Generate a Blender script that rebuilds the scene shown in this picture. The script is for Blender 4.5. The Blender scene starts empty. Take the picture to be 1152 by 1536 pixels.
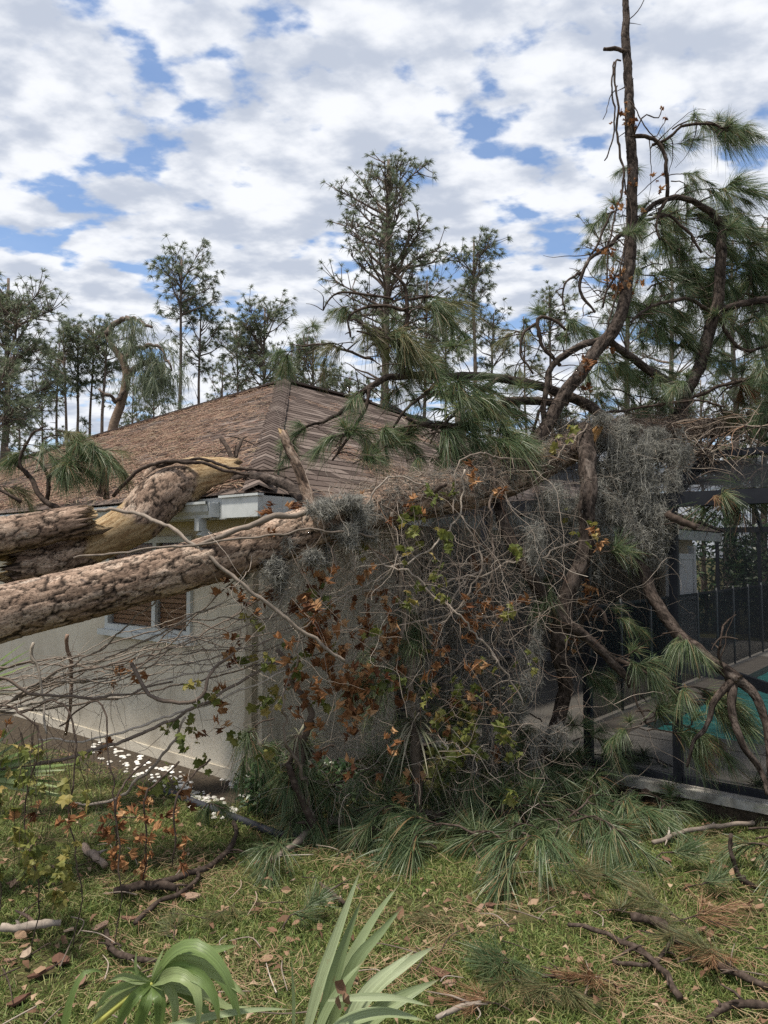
import bpy, math, random
import numpy as np
from mathutils import Vector, Matrix, noise
random.seed(11)
RNG = np.random.default_rng(11)
R = math.radians
S = bpy.context.scene
COL = S.collection

# ------------------------------------------------------------------ camera
CAM_H = 1.9
PITCH = R(3.4)
F = 1109.0                       # focal length in photo pixels (1152 x 1536), 26 mm equivalent
cam_d = bpy.data.cameras.new('camera')
cam_d.lens = 26.0
cam_d.sensor_width = 36.0
cam_d.clip_start = 0.05
cam_d.clip_end = 2000
cam = bpy.data.objects.new('camera', cam_d)
COL.objects.link(cam)
cam.location = (0, 0, CAM_H)
cam.rotation_euler = (R(90) + PITCH, 0, 0)
S.camera = cam

# ------------------------------------------------------------------ world: blue sky behind a broken cloud deck
SUN_DIR = Vector((-0.22, -0.16, 0.95)).normalized()      # towards the sun
SUN_EL = math.asin(SUN_DIR.z)
SUN_ROT = math.atan2(SUN_DIR.x, SUN_DIR.y)
world = bpy.data.worlds.new('World')
S.world = world
world.use_nodes = True
wn, wl = world.node_tree.nodes, world.node_tree.links
wn.clear()
def wnode(t, **kw):
    n = wn.new(t)
    for k, v in kw.items():
        setattr(n, k, v)
    return n
def wmath(op, a, b=None, clamp=False):
    n = wnode('ShaderNodeMath', operation=op, use_clamp=clamp)
    for i, q in enumerate((a, b)):
        if q is None: continue
        if isinstance(q, (int, float)): n.inputs[i].default_value = q
        else: wl.new(q, n.inputs[i])
    return n.outputs[0]
sky = wnode('ShaderNodeTexSky', sky_type='NISHITA')
sky.sun_disc = False
sky.sun_elevation = SUN_EL
sky.sun_rotation = SUN_ROT
sky.air_density = 1.0
sky.dust_density = 0.6
sky.ozone_density = 3.0
bg_sky = wnode('ShaderNodeBackground')
bg_sky.inputs[1].default_value = 0.14
wl.new(sky.outputs[0], bg_sky.inputs[0])
tc = wnode('ShaderNodeTexCoord')
sep = wnode('ShaderNodeSeparateXYZ')
wl.new(tc.outputs['Generated'], sep.inputs[0])
zz = wmath('ADD', wmath('MAXIMUM', sep.outputs[2], 0.0), 0.17)
cmb = wnode('ShaderNodeCombineXYZ')
wl.new(wmath('DIVIDE', sep.outputs[0], zz), cmb.inputs[0])
wl.new(wmath('DIVIDE', sep.outputs[1], zz), cmb.inputs[1])
mp = wnode('ShaderNodeMapping')
mp.inputs['Location'].default_value = (3.1, 1.7, 0.0)
mp.inputs['Rotation'].default_value = (0, 0, R(28))
mp.inputs['Scale'].default_value = (1.0, 1.35, 1.0)
wl.new(cmb.outputs[0], mp.inputs[0])
def wnoise(scale, detail, rough, dist, off=(0, 0, 0)):
    m = wnode('ShaderNodeMapping')
    m.inputs['Location'].default_value = off
    wl.new(mp.outputs[0], m.inputs[0])
    n = wnode('ShaderNodeTexNoise', noise_dimensions='2D')
    wl.new(m.outputs[0], n.inputs['Vector'])
    n.inputs['Scale'].default_value = scale
    n.inputs['Detail'].default_value = detail
    n.inputs['Roughness'].default_value = rough
    n.inputs['Distortion'].default_value = dist
    return n.outputs[0]
big = wnoise(3.2, 3, 0.5, 0.0, (4.9, 1.4, 0))
puffn = wnoise(9.0, 8, 0.52, 0.0, (7.3, 2.2, 0))
warp = wnode('ShaderNodeTexNoise', noise_dimensions='2D')
wl.new(mp.outputs[0], warp.inputs['Vector']); warp.inputs['Scale'].default_value = 5.0; warp.inputs['Detail'].default_value = 4
wv_ = wnode('ShaderNodeVectorMath', operation='MULTIPLY_ADD')
wl.new(warp.outputs['Color'], wv_.inputs[0]); wv_.inputs[1].default_value = (.28, .28, 0); wl.new(mp.outputs[0], wv_.inputs[2])
cell = wnode('ShaderNodeTexVoronoi', voronoi_dimensions='2D', feature='SMOOTH_F1')
wl.new(wv_.outputs[0], cell.inputs['Vector']); cell.inputs['Scale'].default_value = 6.2; cell.inputs['Smoothness'].default_value = .6
puff = wmath('ADD', wmath('MULTIPLY', puffn, .62), wmath('MULTIPLY', wmath('SUBTRACT', 1.0, cell.outputs['Distance']), .32))
mixv = wmath('ADD', wmath('MULTIPLY', big, 0.50), wmath('MULTIPLY', puff, 0.66))
cov = wnode('ShaderNodeMapRange', interpolation_type='SMOOTHSTEP')
wl.new(mixv, cov.inputs[0])
cov.inputs[1].default_value = 0.442
cov.inputs[2].default_value = 0.545
# towards the horizon the deck closes up
horizon = wnode('ShaderNodeMapRange', interpolation_type='SMOOTHSTEP')
wl.new(sep.outputs[2], horizon.inputs[0])
horizon.inputs[1].default_value = 0.0
horizon.inputs[2].default_value = 0.22
horizon.inputs[3].default_value = 0.55
horizon.inputs[4].default_value = 0.05
covh = wmath('MAXIMUM', cov.outputs[0], horizon.outputs[0], True)
shade = wnode('ShaderNodeMapRange', interpolation_type='SMOOTHSTEP')
wl.new(wnoise(6.6, 8, 0.52, 0.0, (1.3, 9.2, 0)), shade.inputs[0])
shade.inputs[1].default_value = 0.33
shade.inputs[2].default_value = 0.66
cr = wnode('ShaderNodeMix', data_type='RGBA')
wl.new(shade.outputs[0], cr.inputs[0])
cr.inputs[6].default_value = (0.50, 0.55, 0.65, 1)
cr.inputs[7].default_value = (0.86, 0.88, 0.92, 1)
bg_cl = wnode('ShaderNodeBackground')
wl.new(cr.outputs[2], bg_cl.inputs[0])
bg_cl.inputs[1].default_value = 0.84
mixs = wnode('ShaderNodeMixShader')
wl.new(covh, mixs.inputs[0])
wl.new(bg_sky.outputs[0], mixs.inputs[1])
wl.new(bg_cl.outputs[0], mixs.inputs[2])
wo = wnode('ShaderNodeOutputWorld')
wl.new(mixs.outputs[0], wo.inputs[0])

# ------------------------------------------------------------------ sun through thin cloud
sun_d = bpy.data.lights.new('sun', 'SUN')
sun_d.energy = 4.4
sun_d.angle = R(5)
sun_d.color = (1.0, 0.93, 0.82)
sun = bpy.data.objects.new('sun', sun_d)
COL.objects.link(sun)
sun.rotation_euler = (-SUN_DIR).to_track_quat('-Z', 'Y').to_euler()
sun.location = SUN_DIR * 40

# ------------------------------------------------------------------ exposure
S.view_settings.view_transform = 'Standard'
S.view_settings.look = 'None'
S.view_settings.exposure = 0.42
S.view_settings.gamma = 1.0
S.view_settings.use_curve_mapping = False
S.render.engine = 'CYCLES'
S.cycles.use_denoising = False
S.cycles.max_bounces = 6
S.cycles.diffuse_bounces = 3
S.cycles.glossy_bounces = 3
S.cycles.transparent_max_bounces = 24
S.cycles.caustics_reflective = False
S.cycles.caustics_refractive = False

# ------------------------------------------------------------------ helpers
def W(px, py, d):
    """photo pixel at world depth y = d"""
    cx = (px - 576) / F
    cy = (768 - py) / F
    dx, dy, dz = cx, math.cos(PITCH) - cy * math.sin(PITCH), math.sin(PITCH) + cy * math.cos(PITCH)
    k = d / dy
    return Vector((dx * k, d, CAM_H + dz * k))
def G(px, py, z=0.0):
    """photo pixel on the horizontal plane z"""
    a = W(px, py, 1.0) - Vector((0, 0, CAM_H))
    k = (z - CAM_H) / a.z
    return Vector((a.x * k, a.y * k, z))
def project(p):
    x, y, z = p.x, p.y, p.z - CAM_H
    fw = y * math.cos(PITCH) + z * math.sin(PITCH)
    up = -y * math.sin(PITCH) + z * math.cos(PITCH)
    return 576 + F * x / fw, 768 - F * up / fw
WP = {}
def tag(o, label=None, cat=None, group=None, kind=None):
    if label: o['label'] = label
    if cat: o['category'] = cat
    if group: o['group'] = group
    if kind: o['kind'] = kind
    return o
def thing(name, loc, label, cat, group=None):
    o = bpy.data.objects.new(name, None)
    o.empty_display_size = 0.2
    COL.objects.link(o)
    o.location = loc
    WP[o.name] = Vector(loc)
    return tag(o, label, cat, group)
def np_mesh(name, V, F_, loop_mats=None):
    V = np.asarray(V, dtype=np.float32).reshape(-1, 3)
    me = bpy.data.meshes.new(name)
    if isinstance(F_, np.ndarray):
        m, k = F_.shape
        me.vertices.add(len(V)); me.vertices.foreach_set('co', V.ravel())
        me.loops.add(m * k); me.loops.foreach_set('vertex_index', F_.astype(np.int32).ravel())
        me.polygons.add(m); me.polygons.foreach_set('loop_start', np.arange(0, m * k, k, dtype=np.int32))
        me.update(calc_edges=True)
    else:
        me.from_pydata(V.tolist(), [], F_)
        me.update()
    return me
def link(name, V, F_, mats, parent=None, smooth=False, mat_idx=None, recentre=True):
    """one mesh object from world-space vertices; parent is an object with a pure translation"""
    V = np.asarray(V, dtype=np.float64).reshape(-1, 3)
    c = V.mean(axis=0) if recentre else np.zeros(3)
    if recentre and parent is None:
        c = np.array([c[0], c[1], V[:, 2].min()])
    me = np_mesh(name, V - c, F_)
    for m in (mats if isinstance(mats, (list, tuple)) else [mats]):
        me.materials.append(m)
    if mat_idx is not None:
        me.polygons.foreach_set('material_index', np.asarray(mat_idx, dtype=np.int32))
    if smooth:
        me.polygons.foreach_set('use_smooth', np.ones(len(me.polygons), dtype=bool))
    o = bpy.data.objects.new(name, me)
    COL.objects.link(o)
    c = Vector(c)
    WP[o.name] = c
    if parent is not None:
        o.parent = parent
        o.location = c - WP[parent.name]
    else:
        o.location = c
    return o
def inst(name, me, loc, rot=(0, 0, 0), scale=1.0, parent=None):
    o = bpy.data.objects.new(name, me)
    COL.objects.link(o)
    o.rotation_euler = rot
    o.scale = (scale,) * 3 if isinstance(scale, (int, float)) else scale
    WP[o.name] = Vector(loc)
    if parent is not None:
        o.parent = parent
        o.location = Vector(loc) - WP[parent.name]
    else:
        o.location = loc
    return o
class MB:
    """collects simple solids into one mesh"""
    def __init__(s):
        s.v, s.f = [], []
    def quad_box(s, p, a, b, c):
        """box from corner p and three edge vectors"""
        n = len(s.v)
        for k in (0, 1):
            for q in (p, p + a, p + a + b, p + b):
                s.v.append(tuple(q + c * k))
        s.f += [(n, n+3, n+2, n+1), (n+4, n+5, n+6, n+7), (n, n+1, n+5, n+4), (n+1, n+2, n+6, n+5), (n+2, n+3, n+7, n+6), (n+3, n, n+4, n+7)]
        return s
    def beam(s, p, q, w, h, up=Vector((0, 0, 1))):
        d = (q - p)
        side = d.cross(up)
        if side.length < 1e-6: side = Vector((1, 0, 0))
        side.normalize()
        u2 = side.cross(d).normalized()
        return s.quad_box(p - side * w / 2 - u2 * h / 2, d, side * w, u2 * h)
    def tube(s, pts, rad, sides=5, cap=True):
        n0 = len(s.v)
        n = len(pts)
        t = (pts[1] - pts[0]).normalized()
        ref = Vector((0, 0, 1)) if abs(t.z) < 0.9 else Vector((1, 0, 0))
        side = t.cross(ref).normalized()
        for i, p in enumerate(pts):
            a = pts[max(i - 1, 0)]; b = pts[min(i + 1, n - 1)]
            t = (b - a)
            if t.length > 1e-9: t.normalize()
            side = (side - t * side.dot(t))
            if side.length < 1e-6: side = t.orthogonal()
            side.normalize()
            up = side.cross(t)
            r = rad[i] if hasattr(rad, '__len__') else rad
            for k in range(sides):
                an = 2 * math.pi * k / sides
                s.v.append(tuple(p + side * (r * math.cos(an)) + up * (r * math.sin(an))))
        for i in range(n - 1):
            for k in range(sides):
                k2 = (k + 1) % sides
                s.f.append((n0 + i*sides + k, n0 + i*sides + k2, n0 + (i+1)*sides + k2, n0 + (i+1)*sides + k))
        if cap and sides > 2:
            s.f.append(tuple(n0 + k for k in range(sides))[::-1])
            s.f.append(tuple(n0 + (n-1)*sides + k for k in range(sides)))
        return s
    def build(s, name, mat, parent=None, smooth=False):
        return link(name, s.v, s.f, mat, parent, smooth)
def catmull(pts, rad, n):
    """smooth resample of a polyline with radii, even in arc length"""
    P = [Vector(p) for p in pts]
    if len(P) == 2:
        P = [P[0], P[0].lerp(P[1], .5), P[1]]; rad = [rad[0], (rad[0] + rad[1]) / 2, rad[1]]
    dense, dr = [], []
    for i in range(len(P) - 1):
        a, b, c, d = P[max(i-1, 0)], P[i], P[i+1], P[min(i+2, len(P)-1)]
        for k in range(12):
            t = k / 12
            dense.append(0.5 * ((2*b) + (c - a)*t + (2*a - 5*b + 4*c - d)*t*t + (3*b - a - 3*c + d)*t**3))
            dr.append(rad[i] * (1 - t) + rad[i+1] * t)
    dense.append(P[-1]); dr.append(rad[-1])
    D = np.array([tuple(p) for p in dense])
    L = np.concatenate([[0], np.cumsum(np.linalg.norm(np.diff(D, axis=0), axis=1))])
    s = np.linspace(0, L[-1], n)
    out = np.stack([np.interp(s, L, D[:, k]) for k in range(3)], axis=1)
    return [Vector(p) for p in out], list(np.interp(s, L, dr)), L[-1]
def ribbons(C, width, side):
    """C (N,K,3) centre lines, width (K,) or (N,K), side (N,3): quads"""
    N, K, _ = C.shape
    w = np.broadcast_to(np.asarray(width), (N, K))[..., None] * 0.5
    sd = side[:, None, :] if side.ndim == 2 else side
    V = np.stack([C - sd * w, C + sd * w], axis=2).reshape(-1, 3)
    base = (np.arange(N)[:, None] * K + np.arange(K - 1)[None, :]) * 2
    Fq = np.stack([base, base + 1, base + 3, base + 2], axis=-1).reshape(-1, 4)
    return V, Fq
def unit(a):
    return a / np.maximum(np.linalg.norm(a, axis=-1, keepdims=True), 1e-9)
def rand_side(D, rng):
    r = rng.normal(size=D.shape)
    return unit(np.cross(D, r))
def join(parts):
    Vs, Fs, idx, n = [], [], [], 0
    for i, (V, Fq) in enumerate(parts):
        Vs.append(V); Fs.append(Fq + n); n += len(V); idx.append(np.full(len(Fq), i))
    return np.concatenate(Vs), np.concatenate(Fs), np.concatenate(idx)

# ------------------------------------------------------------------ materials
def newmat(name):
    m = bpy.data.materials.new(name)
    m.use_nodes = True
    nt = m.node_tree
    return m, nt.nodes, nt.links, nt.nodes['Principled BSDF']
def ramp(nodes, stops, interp='LINEAR'):
    r = nodes.new('ShaderNodeValToRGB')
    r.color_ramp.interpolation = interp
    e = r.color_ramp.elements
    while len(e) < len(stops): e.new(0.5)
    for i, (p, c) in enumerate(stops):
        e[i].position = p
        e[i].color = (c[0], c[1], c[2], 1)
    return r
def tex_noise(nodes, links, scale, detail=4, rough=0.55, vec=None, stretch=None, space='Object'):
    n = nodes.new('ShaderNodeTexNoise')
    n.inputs['Scale'].default_value = scale
    n.inputs['Detail'].default_value = detail
    n.inputs['Roughness'].default_value = rough
    if vec is None:
        t = nodes.new('ShaderNodeTexCoord'); vec = t.outputs[space]
    if stretch:
        mp_ = nodes.new('ShaderNodeMapping'); mp_.inputs['Scale'].default_value = stretch
        links.new(vec, mp_.inputs[0]); vec = mp_.outputs[0]
    links.new(vec, n.inputs['Vector'])
    return n
def bump(nodes, links, bsdf, height, strength, dist=0.01):
    b = nodes.new('ShaderNodeBump')
    b.inputs['Strength'].default_value = strength
    b.inputs['Distance'].default_value = dist
    links.new(height, b.inputs['Height'])
    links.new(b.outputs[0], bsdf.inputs['Normal'])
    return b
def m_noise(name, stops, scale, rough=0.85, detail=5, bump_s=0.0, bump_scale=None, bump_d=0.01, spec=0.3, stretch=None, metal=0.0):
    m, n, l, b = newmat(name)
    t = tex_noise(n, l, scale, detail, 0.6, stretch=stretch)
    r = ramp(n, stops); l.new(t.outputs[0], r.inputs[0]); l.new(r.outputs[0], b.inputs['Base Color'])
    b.inputs['Roughness'].default_value = rough
    b.inputs['Specular IOR Level'].default_value = spec
    b.inputs['Metallic'].default_value = metal
    if bump_s:
        t2 = tex_noise(n, l, bump_scale or scale * 6, 4, 0.6, stretch=stretch)
        bump(n, l, b, t2.outputs[0], bump_s, bump_d)
    return m
def m_island(name, stops, rough=0.6, transl=0.0, spec=0.3, noise_mix=0.0, noise_scale=3.0):
    """colour differs from piece to piece (blade, needle, leaf, shingle)"""
    m, n, l, b = newmat(name)
    g = n.new('ShaderNodeNewGeometry'); oi = n.new('ShaderNodeObjectInfo')
    a = n.new('ShaderNodeMath'); a.operation = 'ADD'
    l.new(g.outputs['Random Per Island'], a.inputs[0]); l.new(oi.outputs['Random'], a.inputs[1])
    f = n.new('ShaderNodeMath'); f.operation = 'FRACT'; l.new(a.outputs[0], f.inputs[0])
    r = ramp(n, stops); l.new(f.outputs[0], r.inputs[0])
    out = r.outputs[0]
    if noise_mix:
        t = tex_noise(n, l, noise_scale, 4, 0.6)
        mr = n.new('ShaderNodeMapRange'); l.new(t.outputs[0], mr.inputs[0])
        mr.inputs[1].default_value = .25; mr.inputs[2].default_value = .75
        mr.inputs[3].default_value = 1 - noise_mix; mr.inputs[4].default_value = 1 + noise_mix
        vm = n.new('ShaderNodeVectorMath'); vm.operation = 'SCALE'
        l.new(out, vm.inputs[0]); l.new(mr.outputs[0], vm.inputs['Scale']); out = vm.outputs[0]
    l.new(out, b.inputs['Base Color'])
    b.inputs['Roughness'].default_value = rough
    b.inputs['Specular IOR Level'].default_value = spec
    if transl:
        tr = n.new('ShaderNodeBsdfTranslucent'); l.new(out, tr.inputs[0])
        mx = n.new('ShaderNodeMixShader'); mx.inputs[0].default_value = transl
        o = n['Material Output']
        l.new(b.outputs[0], mx.inputs[1]); l.new(tr.outputs[0], mx.inputs[2]); l.new(mx.outputs[0], o.inputs[0])
    return m
def m_bark(name, plate, crack, wood):
    """bark read from the 'bark' attribute: r = plate tone, g = plate/crack, b = bare wood"""
    m, n, l, b = newmat(name)
    at = n.new('ShaderNodeAttribute'); at.attribute_name = 'bark'
    sp = n.new('ShaderNodeSeparateColor'); l.new(at.outputs['Color'], sp.inputs[0])
    r = ramp(n, plate); 
    t = tex_noise(n, l, 55, 5, 0.65)
    ad = n.new('ShaderNodeMath'); ad.operation = 'MULTIPLY_ADD'
    l.new(t.outputs[0], ad.inputs[0]); ad.inputs[1].default_value = 0.7; 
    sb = n.new('ShaderNodeMath'); sb.operation = 'SUBTRACT'; l.new(sp.outputs[0], sb.inputs[0]); sb.inputs[1].default_value = 0.35
    l.new(sb.outputs[0], ad.inputs[2]); l.new(ad.outputs[0], r.inputs[0])
    m1 = n.new('ShaderNodeMix'); m1.data_type = 'RGBA'
    l.new(sp.outputs[1], m1.inputs[0]); m1.inputs[6].default_value = (*crack, 1); l.new(r.outputs[0], m1.inputs[7])
    rw = ramp(n, wood); bw = n.new('ShaderNodeAttribute'); bw.attribute_name = 'bcoord'; t2 = tex_noise(n, l, 26, 7, 0.75, vec=bw.outputs['Vector'], stretch=(1, 1, .22)); l.new(t2.outputs[0], rw.inputs[0])
    m2 = n.new('ShaderNodeMix'); m2.data_type = 'RGBA'
    l.new(sp.outputs[2], m2.inputs[0]); l.new(m1.outputs[2], m2.inputs[6]); l.new(rw.outputs[0], m2.inputs[7])
    l.new(m2.outputs[2], b.inputs['Base Color'])
    b.inputs['Roughness'].default_value = 0.9; b.inputs['Specular IOR Level'].default_value = 0.15
    bc = n.new('ShaderNodeAttribute'); bc.attribute_name = 'bcoord'
    m3 = n.new('ShaderNodeMapping'); m3.inputs['Scale'].default_value = (1, 1, .25); l.new(bc.outputs['Vector'], m3.inputs[0])
    fn_ = n.new('ShaderNodeTexNoise'); fn_.inputs['Scale'].default_value = 24; fn_.inputs['Detail'].default_value = 6; fn_.inputs['Roughness'].default_value = .62; l.new(m3.outputs[0], fn_.inputs['Vector'])
    mu = n.new('ShaderNodeMath'); mu.operation = 'MULTIPLY'; l.new(fn_.outputs[0], mu.inputs[0]); mu.inputs[1].default_value = 11
    fl = n.new('ShaderNodeMath'); fl.operation = 'FLOOR'; l.new(mu.outputs[0], fl.inputs[0])
    fx = n.new('ShaderNodeMath'); fx.operation = 'FRACT'; l.new(mu.outputs[0], fx.inputs[0])
    rim = n.new('ShaderNodeMapRange'); l.new(fx.outputs[0], rim.inputs[0]); rim.inputs[1].default_value = 0; rim.inputs[2].default_value = .22; rim.inputs[3].default_value = .18; rim.inputs[4].default_value = 1.0
    lev = n.new('ShaderNodeMath'); lev.operation = 'MULTIPLY_ADD'; l.new(fl.outputs[0], lev.inputs[0]); lev.inputs[1].default_value = .20; lev.inputs[2].default_value = .02
    tone = n.new('ShaderNodeMath'); tone.operation = 'MULTIPLY'; l.new(rim.outputs[0], tone.inputs[0]); l.new(lev.outputs[0], tone.inputs[1])
    inv = n.new('ShaderNodeMix'); inv.data_type = 'FLOAT'; l.new(sp.outputs[2], inv.inputs[0]); l.new(tone.outputs[0], inv.inputs[2]); inv.inputs[3].default_value = .9
    sc = n.new('ShaderNodeVectorMath'); sc.operation = 'SCALE'; l.new(m2.outputs[2], sc.inputs[0]); l.new(inv.outputs[0], sc.inputs['Scale']); l.new(sc.outputs[0], b.inputs['Base Color'])
    hs = n.new('ShaderNodeMath'); hs.operation = 'ADD'; l.new(fl.outputs[0], hs.inputs[0]); h2 = n.new('ShaderNodeMapRange'); l.new(fx.outputs[0], h2.inputs[0]); h2.inputs[2].default_value = .15; l.new(h2.outputs[0], hs.inputs[1])
    bump(n, l, b, hs.outputs[0], 0.9, 0.006)
    return m
M = {}
WOOD = [(0.28, (.06, .035, .018)), (0.40, (.24, .15, .075)), (0.52, (.40, .29, .165)), (0.66, (.50, .39, .25)), (0.8, (.42, .33, .24))]
M['bark'] = m_bark('pine_bark', [(0.0, (.10, .066, .048)), (0.3, (.20, .138, .102)), (0.55, (.30, .215, .162)), (0.8, (.42, .325, .255)), (1.0, (.29, .26, .225))], (.014, .010, .008), WOOD)
M['bark_dark'] = m_bark('limb_bark', [(0.0, (.030, .022, .018)), (0.4, (.062, .047, .039)), (0.7, (.10, .078, .066)), (1.0, (.17, .145, .125))], (.014, .010, .008), WOOD)
M['twig'] = m_noise('twig_bark', [(0.3, (.022, .016, .013)), (0.5, (.055, .040, .032)), (0.72, (.11, .085, .07))], 30, 0.9, bump_s=0.6, bump_scale=90, bump_d=0.004, spec=.15)
M['vine'] = m_island('vine_stem', [(0, (.12, .092, .075)), (.4, (.20, .165, .135)), (.75, (.29, .245, .205)), (.92, (.38, .335, .285)), (1, (.16, .09, .06))], 0.85, spec=.2, noise_mix=.35, noise_scale=20)
M['needle'] = m_island('pine_needles', [(0, (.055, .095, .042)), (.35, (.10, .155, .070)), (.7, (.165, .22, .105)), (.88, (.25, .28, .15)), (.94, (.30, .22, .11)), (1, (.25, .14, .07))], 0.42, .42, .5)
M['needle_dull'] = m_island('dull_pine_needles', [(0, (.08, .105, .045)), (.5, (.15, .165, .075)), (.8, (.24, .22, .11)), (1, (.28, .17, .09))], 0.5, .4, .4)
M['needle_brown'] = m_island('brown_pine_needles', [(0, (.14, .07, .035)), (.5, (.24, .13, .07)), (.85, (.32, .2, .12)), (1, (.12, .13, .05))], 0.6, .15, .3)
M['needle_far'] = m_island('standing_pine_needles', [(0, (.080, .110, .070)), (.45, (.14, .175, .105)), (.85, (.21, .24, .15)), (1, (.22, .20, .13))], 0.5, .42, .4)
M['grass'] = m_island('lawn_grass', [(0, (.07, .115, .028)), (.45, (.135, .185, .048)), (.8, (.215, .24, .075)), (.93, (.30, .285, .12)), (1, (.38, .31, .18))], 0.6, .25, .3)
M['straw'] = m_island('pine_straw', [(0, (.16, .085, .05)), (.3, (.26, .165, .10)), (.6, (.34, .25, .15)), (.8, (.15, .16, .06)), (1, (.11, .13, .045))], 0.65, .1, .25)
M['roof_straw'] = m_island('roof_needle_litter', [(0, (.13, .070, .048)), (.45, (.21, .125, .085)), (.8, (.29, .20, .14)), (1, (.19, .16, .10))], 0.7, .1, .2)
M['moss'] = m_island('spanish_moss', [(0, (.17, .165, .15)), (.5, (.27, .265, .24)), (1, (.40, .39, .35))], 0.9, .35, .1)
M['litter'] = m_island('trunk_litter', [(0, (.14, .11, .09)), (.5, (.26, .21, .17)), (.85, (.38, .32, .26)), (1, (.22, .12, .07))], 0.85, .05, .15)
M['leaf_green'] = m_island('green_grape_leaf', [(0, (.085, .11, .026)), (.5, (.145, .165, .040)), (.85, (.23, .215, .060)), (1, (.32, .24, .075))], 0.55, .35, .3, .25, 25)
M['leaf_dead'] = m_island('dead_grape_leaf', [(0, (.10, .040, .020)), (.35, (.20, .090, .038)), (.7, (.32, .155, .066)), (1, (.44, .27, .14))], 0.7, .25, .2, .3, 30)
M['leaf_oak'] = m_island('fallen_dry_leaf', [(0, (.10, .055, .032)), (.4, (.18, .105, .065)), (.8, (.27, .18, .115)), (1, (.34, .25, .17))], 0.75, .1, .2, .3, 25)
M['shrub'] = m_island('shrub_leaf', [(0, (.018, .045, .018)), (.6, (.04, .08, .03)), (1, (.09, .13, .05))], 0.35, .15, .5)
M['palm'] = m_island('palm_leaflet', [(0, (.13, .20, .055)), (.5, (.21, .29, .10)), (1, (.32, .38, .18))], 0.38, .45, .5, .12, 6)
def add_veins(m):
    n, l = m.node_tree.nodes, m.node_tree.links
    at = n.new('ShaderNodeAttribute'); at.attribute_name = 'vein'
    mp_ = n.new('ShaderNodeMapping'); mp_.inputs['Scale'].default_value = (26, 1.6, 1); l.new(at.outputs['Vector'], mp_.inputs[0])
    t = n.new('ShaderNodeTexNoise'); t.inputs['Scale'].default_value = 1.0; t.inputs['Detail'].default_value = 3; l.new(mp_.outputs[0], t.inputs['Vector'])
    b = n['Principled BSDF']; src = b.inputs['Base Color'].links[0].from_socket
    mr = n.new('ShaderNodeMapRange'); l.new(t.outputs[0], mr.inputs[0]); mr.inputs[1].default_value = .3; mr.inputs[2].default_value = .7; mr.inputs[3].default_value = .62; mr.inputs[4].default_value = 1.3
    vm = n.new('ShaderNodeVectorMath'); vm.operation = 'SCALE'; l.new(src, vm.inputs[0]); l.new(mr.outputs[0], vm.inputs['Scale']); l.new(vm.outputs[0], b.inputs['Base Color'])
    bump(n, l, b, t.outputs[0], .5, .002)
    sx = n.new('ShaderNodeSeparateXYZ'); l.new(at.outputs['Vector'], sx.inputs[0])
    jt = tex_noise(n, l, 30, 4, .6); aj = n.new('ShaderNodeMath'); aj.operation = 'MULTIPLY_ADD'; l.new(jt.outputs[0], aj.inputs[0]); aj.inputs[1].default_value = .22; l.new(sx.outputs[1], aj.inputs[2])
    tp = n.new('ShaderNodeMapRange'); l.new(aj.outputs[0], tp.inputs[0]); tp.inputs[1].default_value = .94; tp.inputs[2].default_value = 1.04
    sp_ = tex_noise(n, l, 42, 5, .7); ss = n.new('ShaderNodeMapRange'); l.new(sp_.outputs[0], ss.inputs[0]); ss.inputs[1].default_value = .64; ss.inputs[2].default_value = .72; ss.inputs[4].default_value = .75
    mxm = n.new('ShaderNodeMath'); mxm.operation = 'MAXIMUM'; l.new(tp.outputs[0], mxm.inputs[0]); l.new(ss.outputs[0], mxm.inputs[1])
    mb_ = n.new('ShaderNodeMix'); mb_.data_type = 'RGBA'; l.new(mxm.outputs[0], mb_.inputs[0]); l.new(vm.outputs[0], mb_.inputs[6]); mb_.inputs[7].default_value = (.20, .13, .065, 1); l.new(mb_.outputs[2], b.inputs['Base Color'])
add_veins(M['palm'])
M['palm_pale'] = m_island('pale_palm_leaflet', [(0, (.17, .225, .10)), (.5, (.26, .32, .165)), (1, (.36, .41, .25))], 0.42, .35, .45, .12, 6)
add_veins(M['palm_pale'])
M['palm_stem'] = m_noise('palm_stem', [(.3, (.30, .32, .07)), (.7, (.42, .40, .11))], 12, .45, spec=.4)
M['yucca'] = m_island('dry_rosette_leaf', [(0, (.10, .12, .07)), (.5, (.20, .20, .13)), (1, (.36, .33, .24))], 0.6, .2, .3)
M['shingle'] = m_island('asphalt_shingle', [(0, (.050, .037, .031)), (.35, (.084, .063, .054)), (.7, (.122, .095, .082)), (1, (.165, .132, .115))], 0.95, 0, .12, .22, 60)
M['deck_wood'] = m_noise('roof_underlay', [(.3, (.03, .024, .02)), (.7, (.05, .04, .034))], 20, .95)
M['stucco'] = m_noise('stucco', [(.22, (.36, .315, .245)), (.42, (.55, .495, .40)), (.58, (.61, .555, .455)), (.78, (.66, .605, .50))], 2.4, .92, 6, .3, 70, .008, spec=.15)
M['trim'] = m_noise('trim_paint', [(.3, (.34, .35, .33)), (.45, (.50, .52, .51)), (.7, (.60, .62, .61))], 6.0, .55, spec=.4)
M['soffit'] = m_noise('soffit', [(.3, (.30, .26, .19)), (.7, (.36, .31, .23))], 4, .8)
M['white_vinyl'] = m_noise('white_vinyl', [(.3, (.70, .71, .72)), (.7, (.78, .79, .80))], 4, .5, spec=.4)
M['bronze'] = m_noise('bronze_aluminium', [(.3, (.010, .012, .018)), (.7, (.018, .020, .026))], 8, .6, spec=.2)
M['blind'] = m_island('wood_blind_slat', [(0, (.26, .13, .07)), (.5, (.34, .18, .10)), (1, (.42, .24, .14))], .5, 0, .35)
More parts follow.
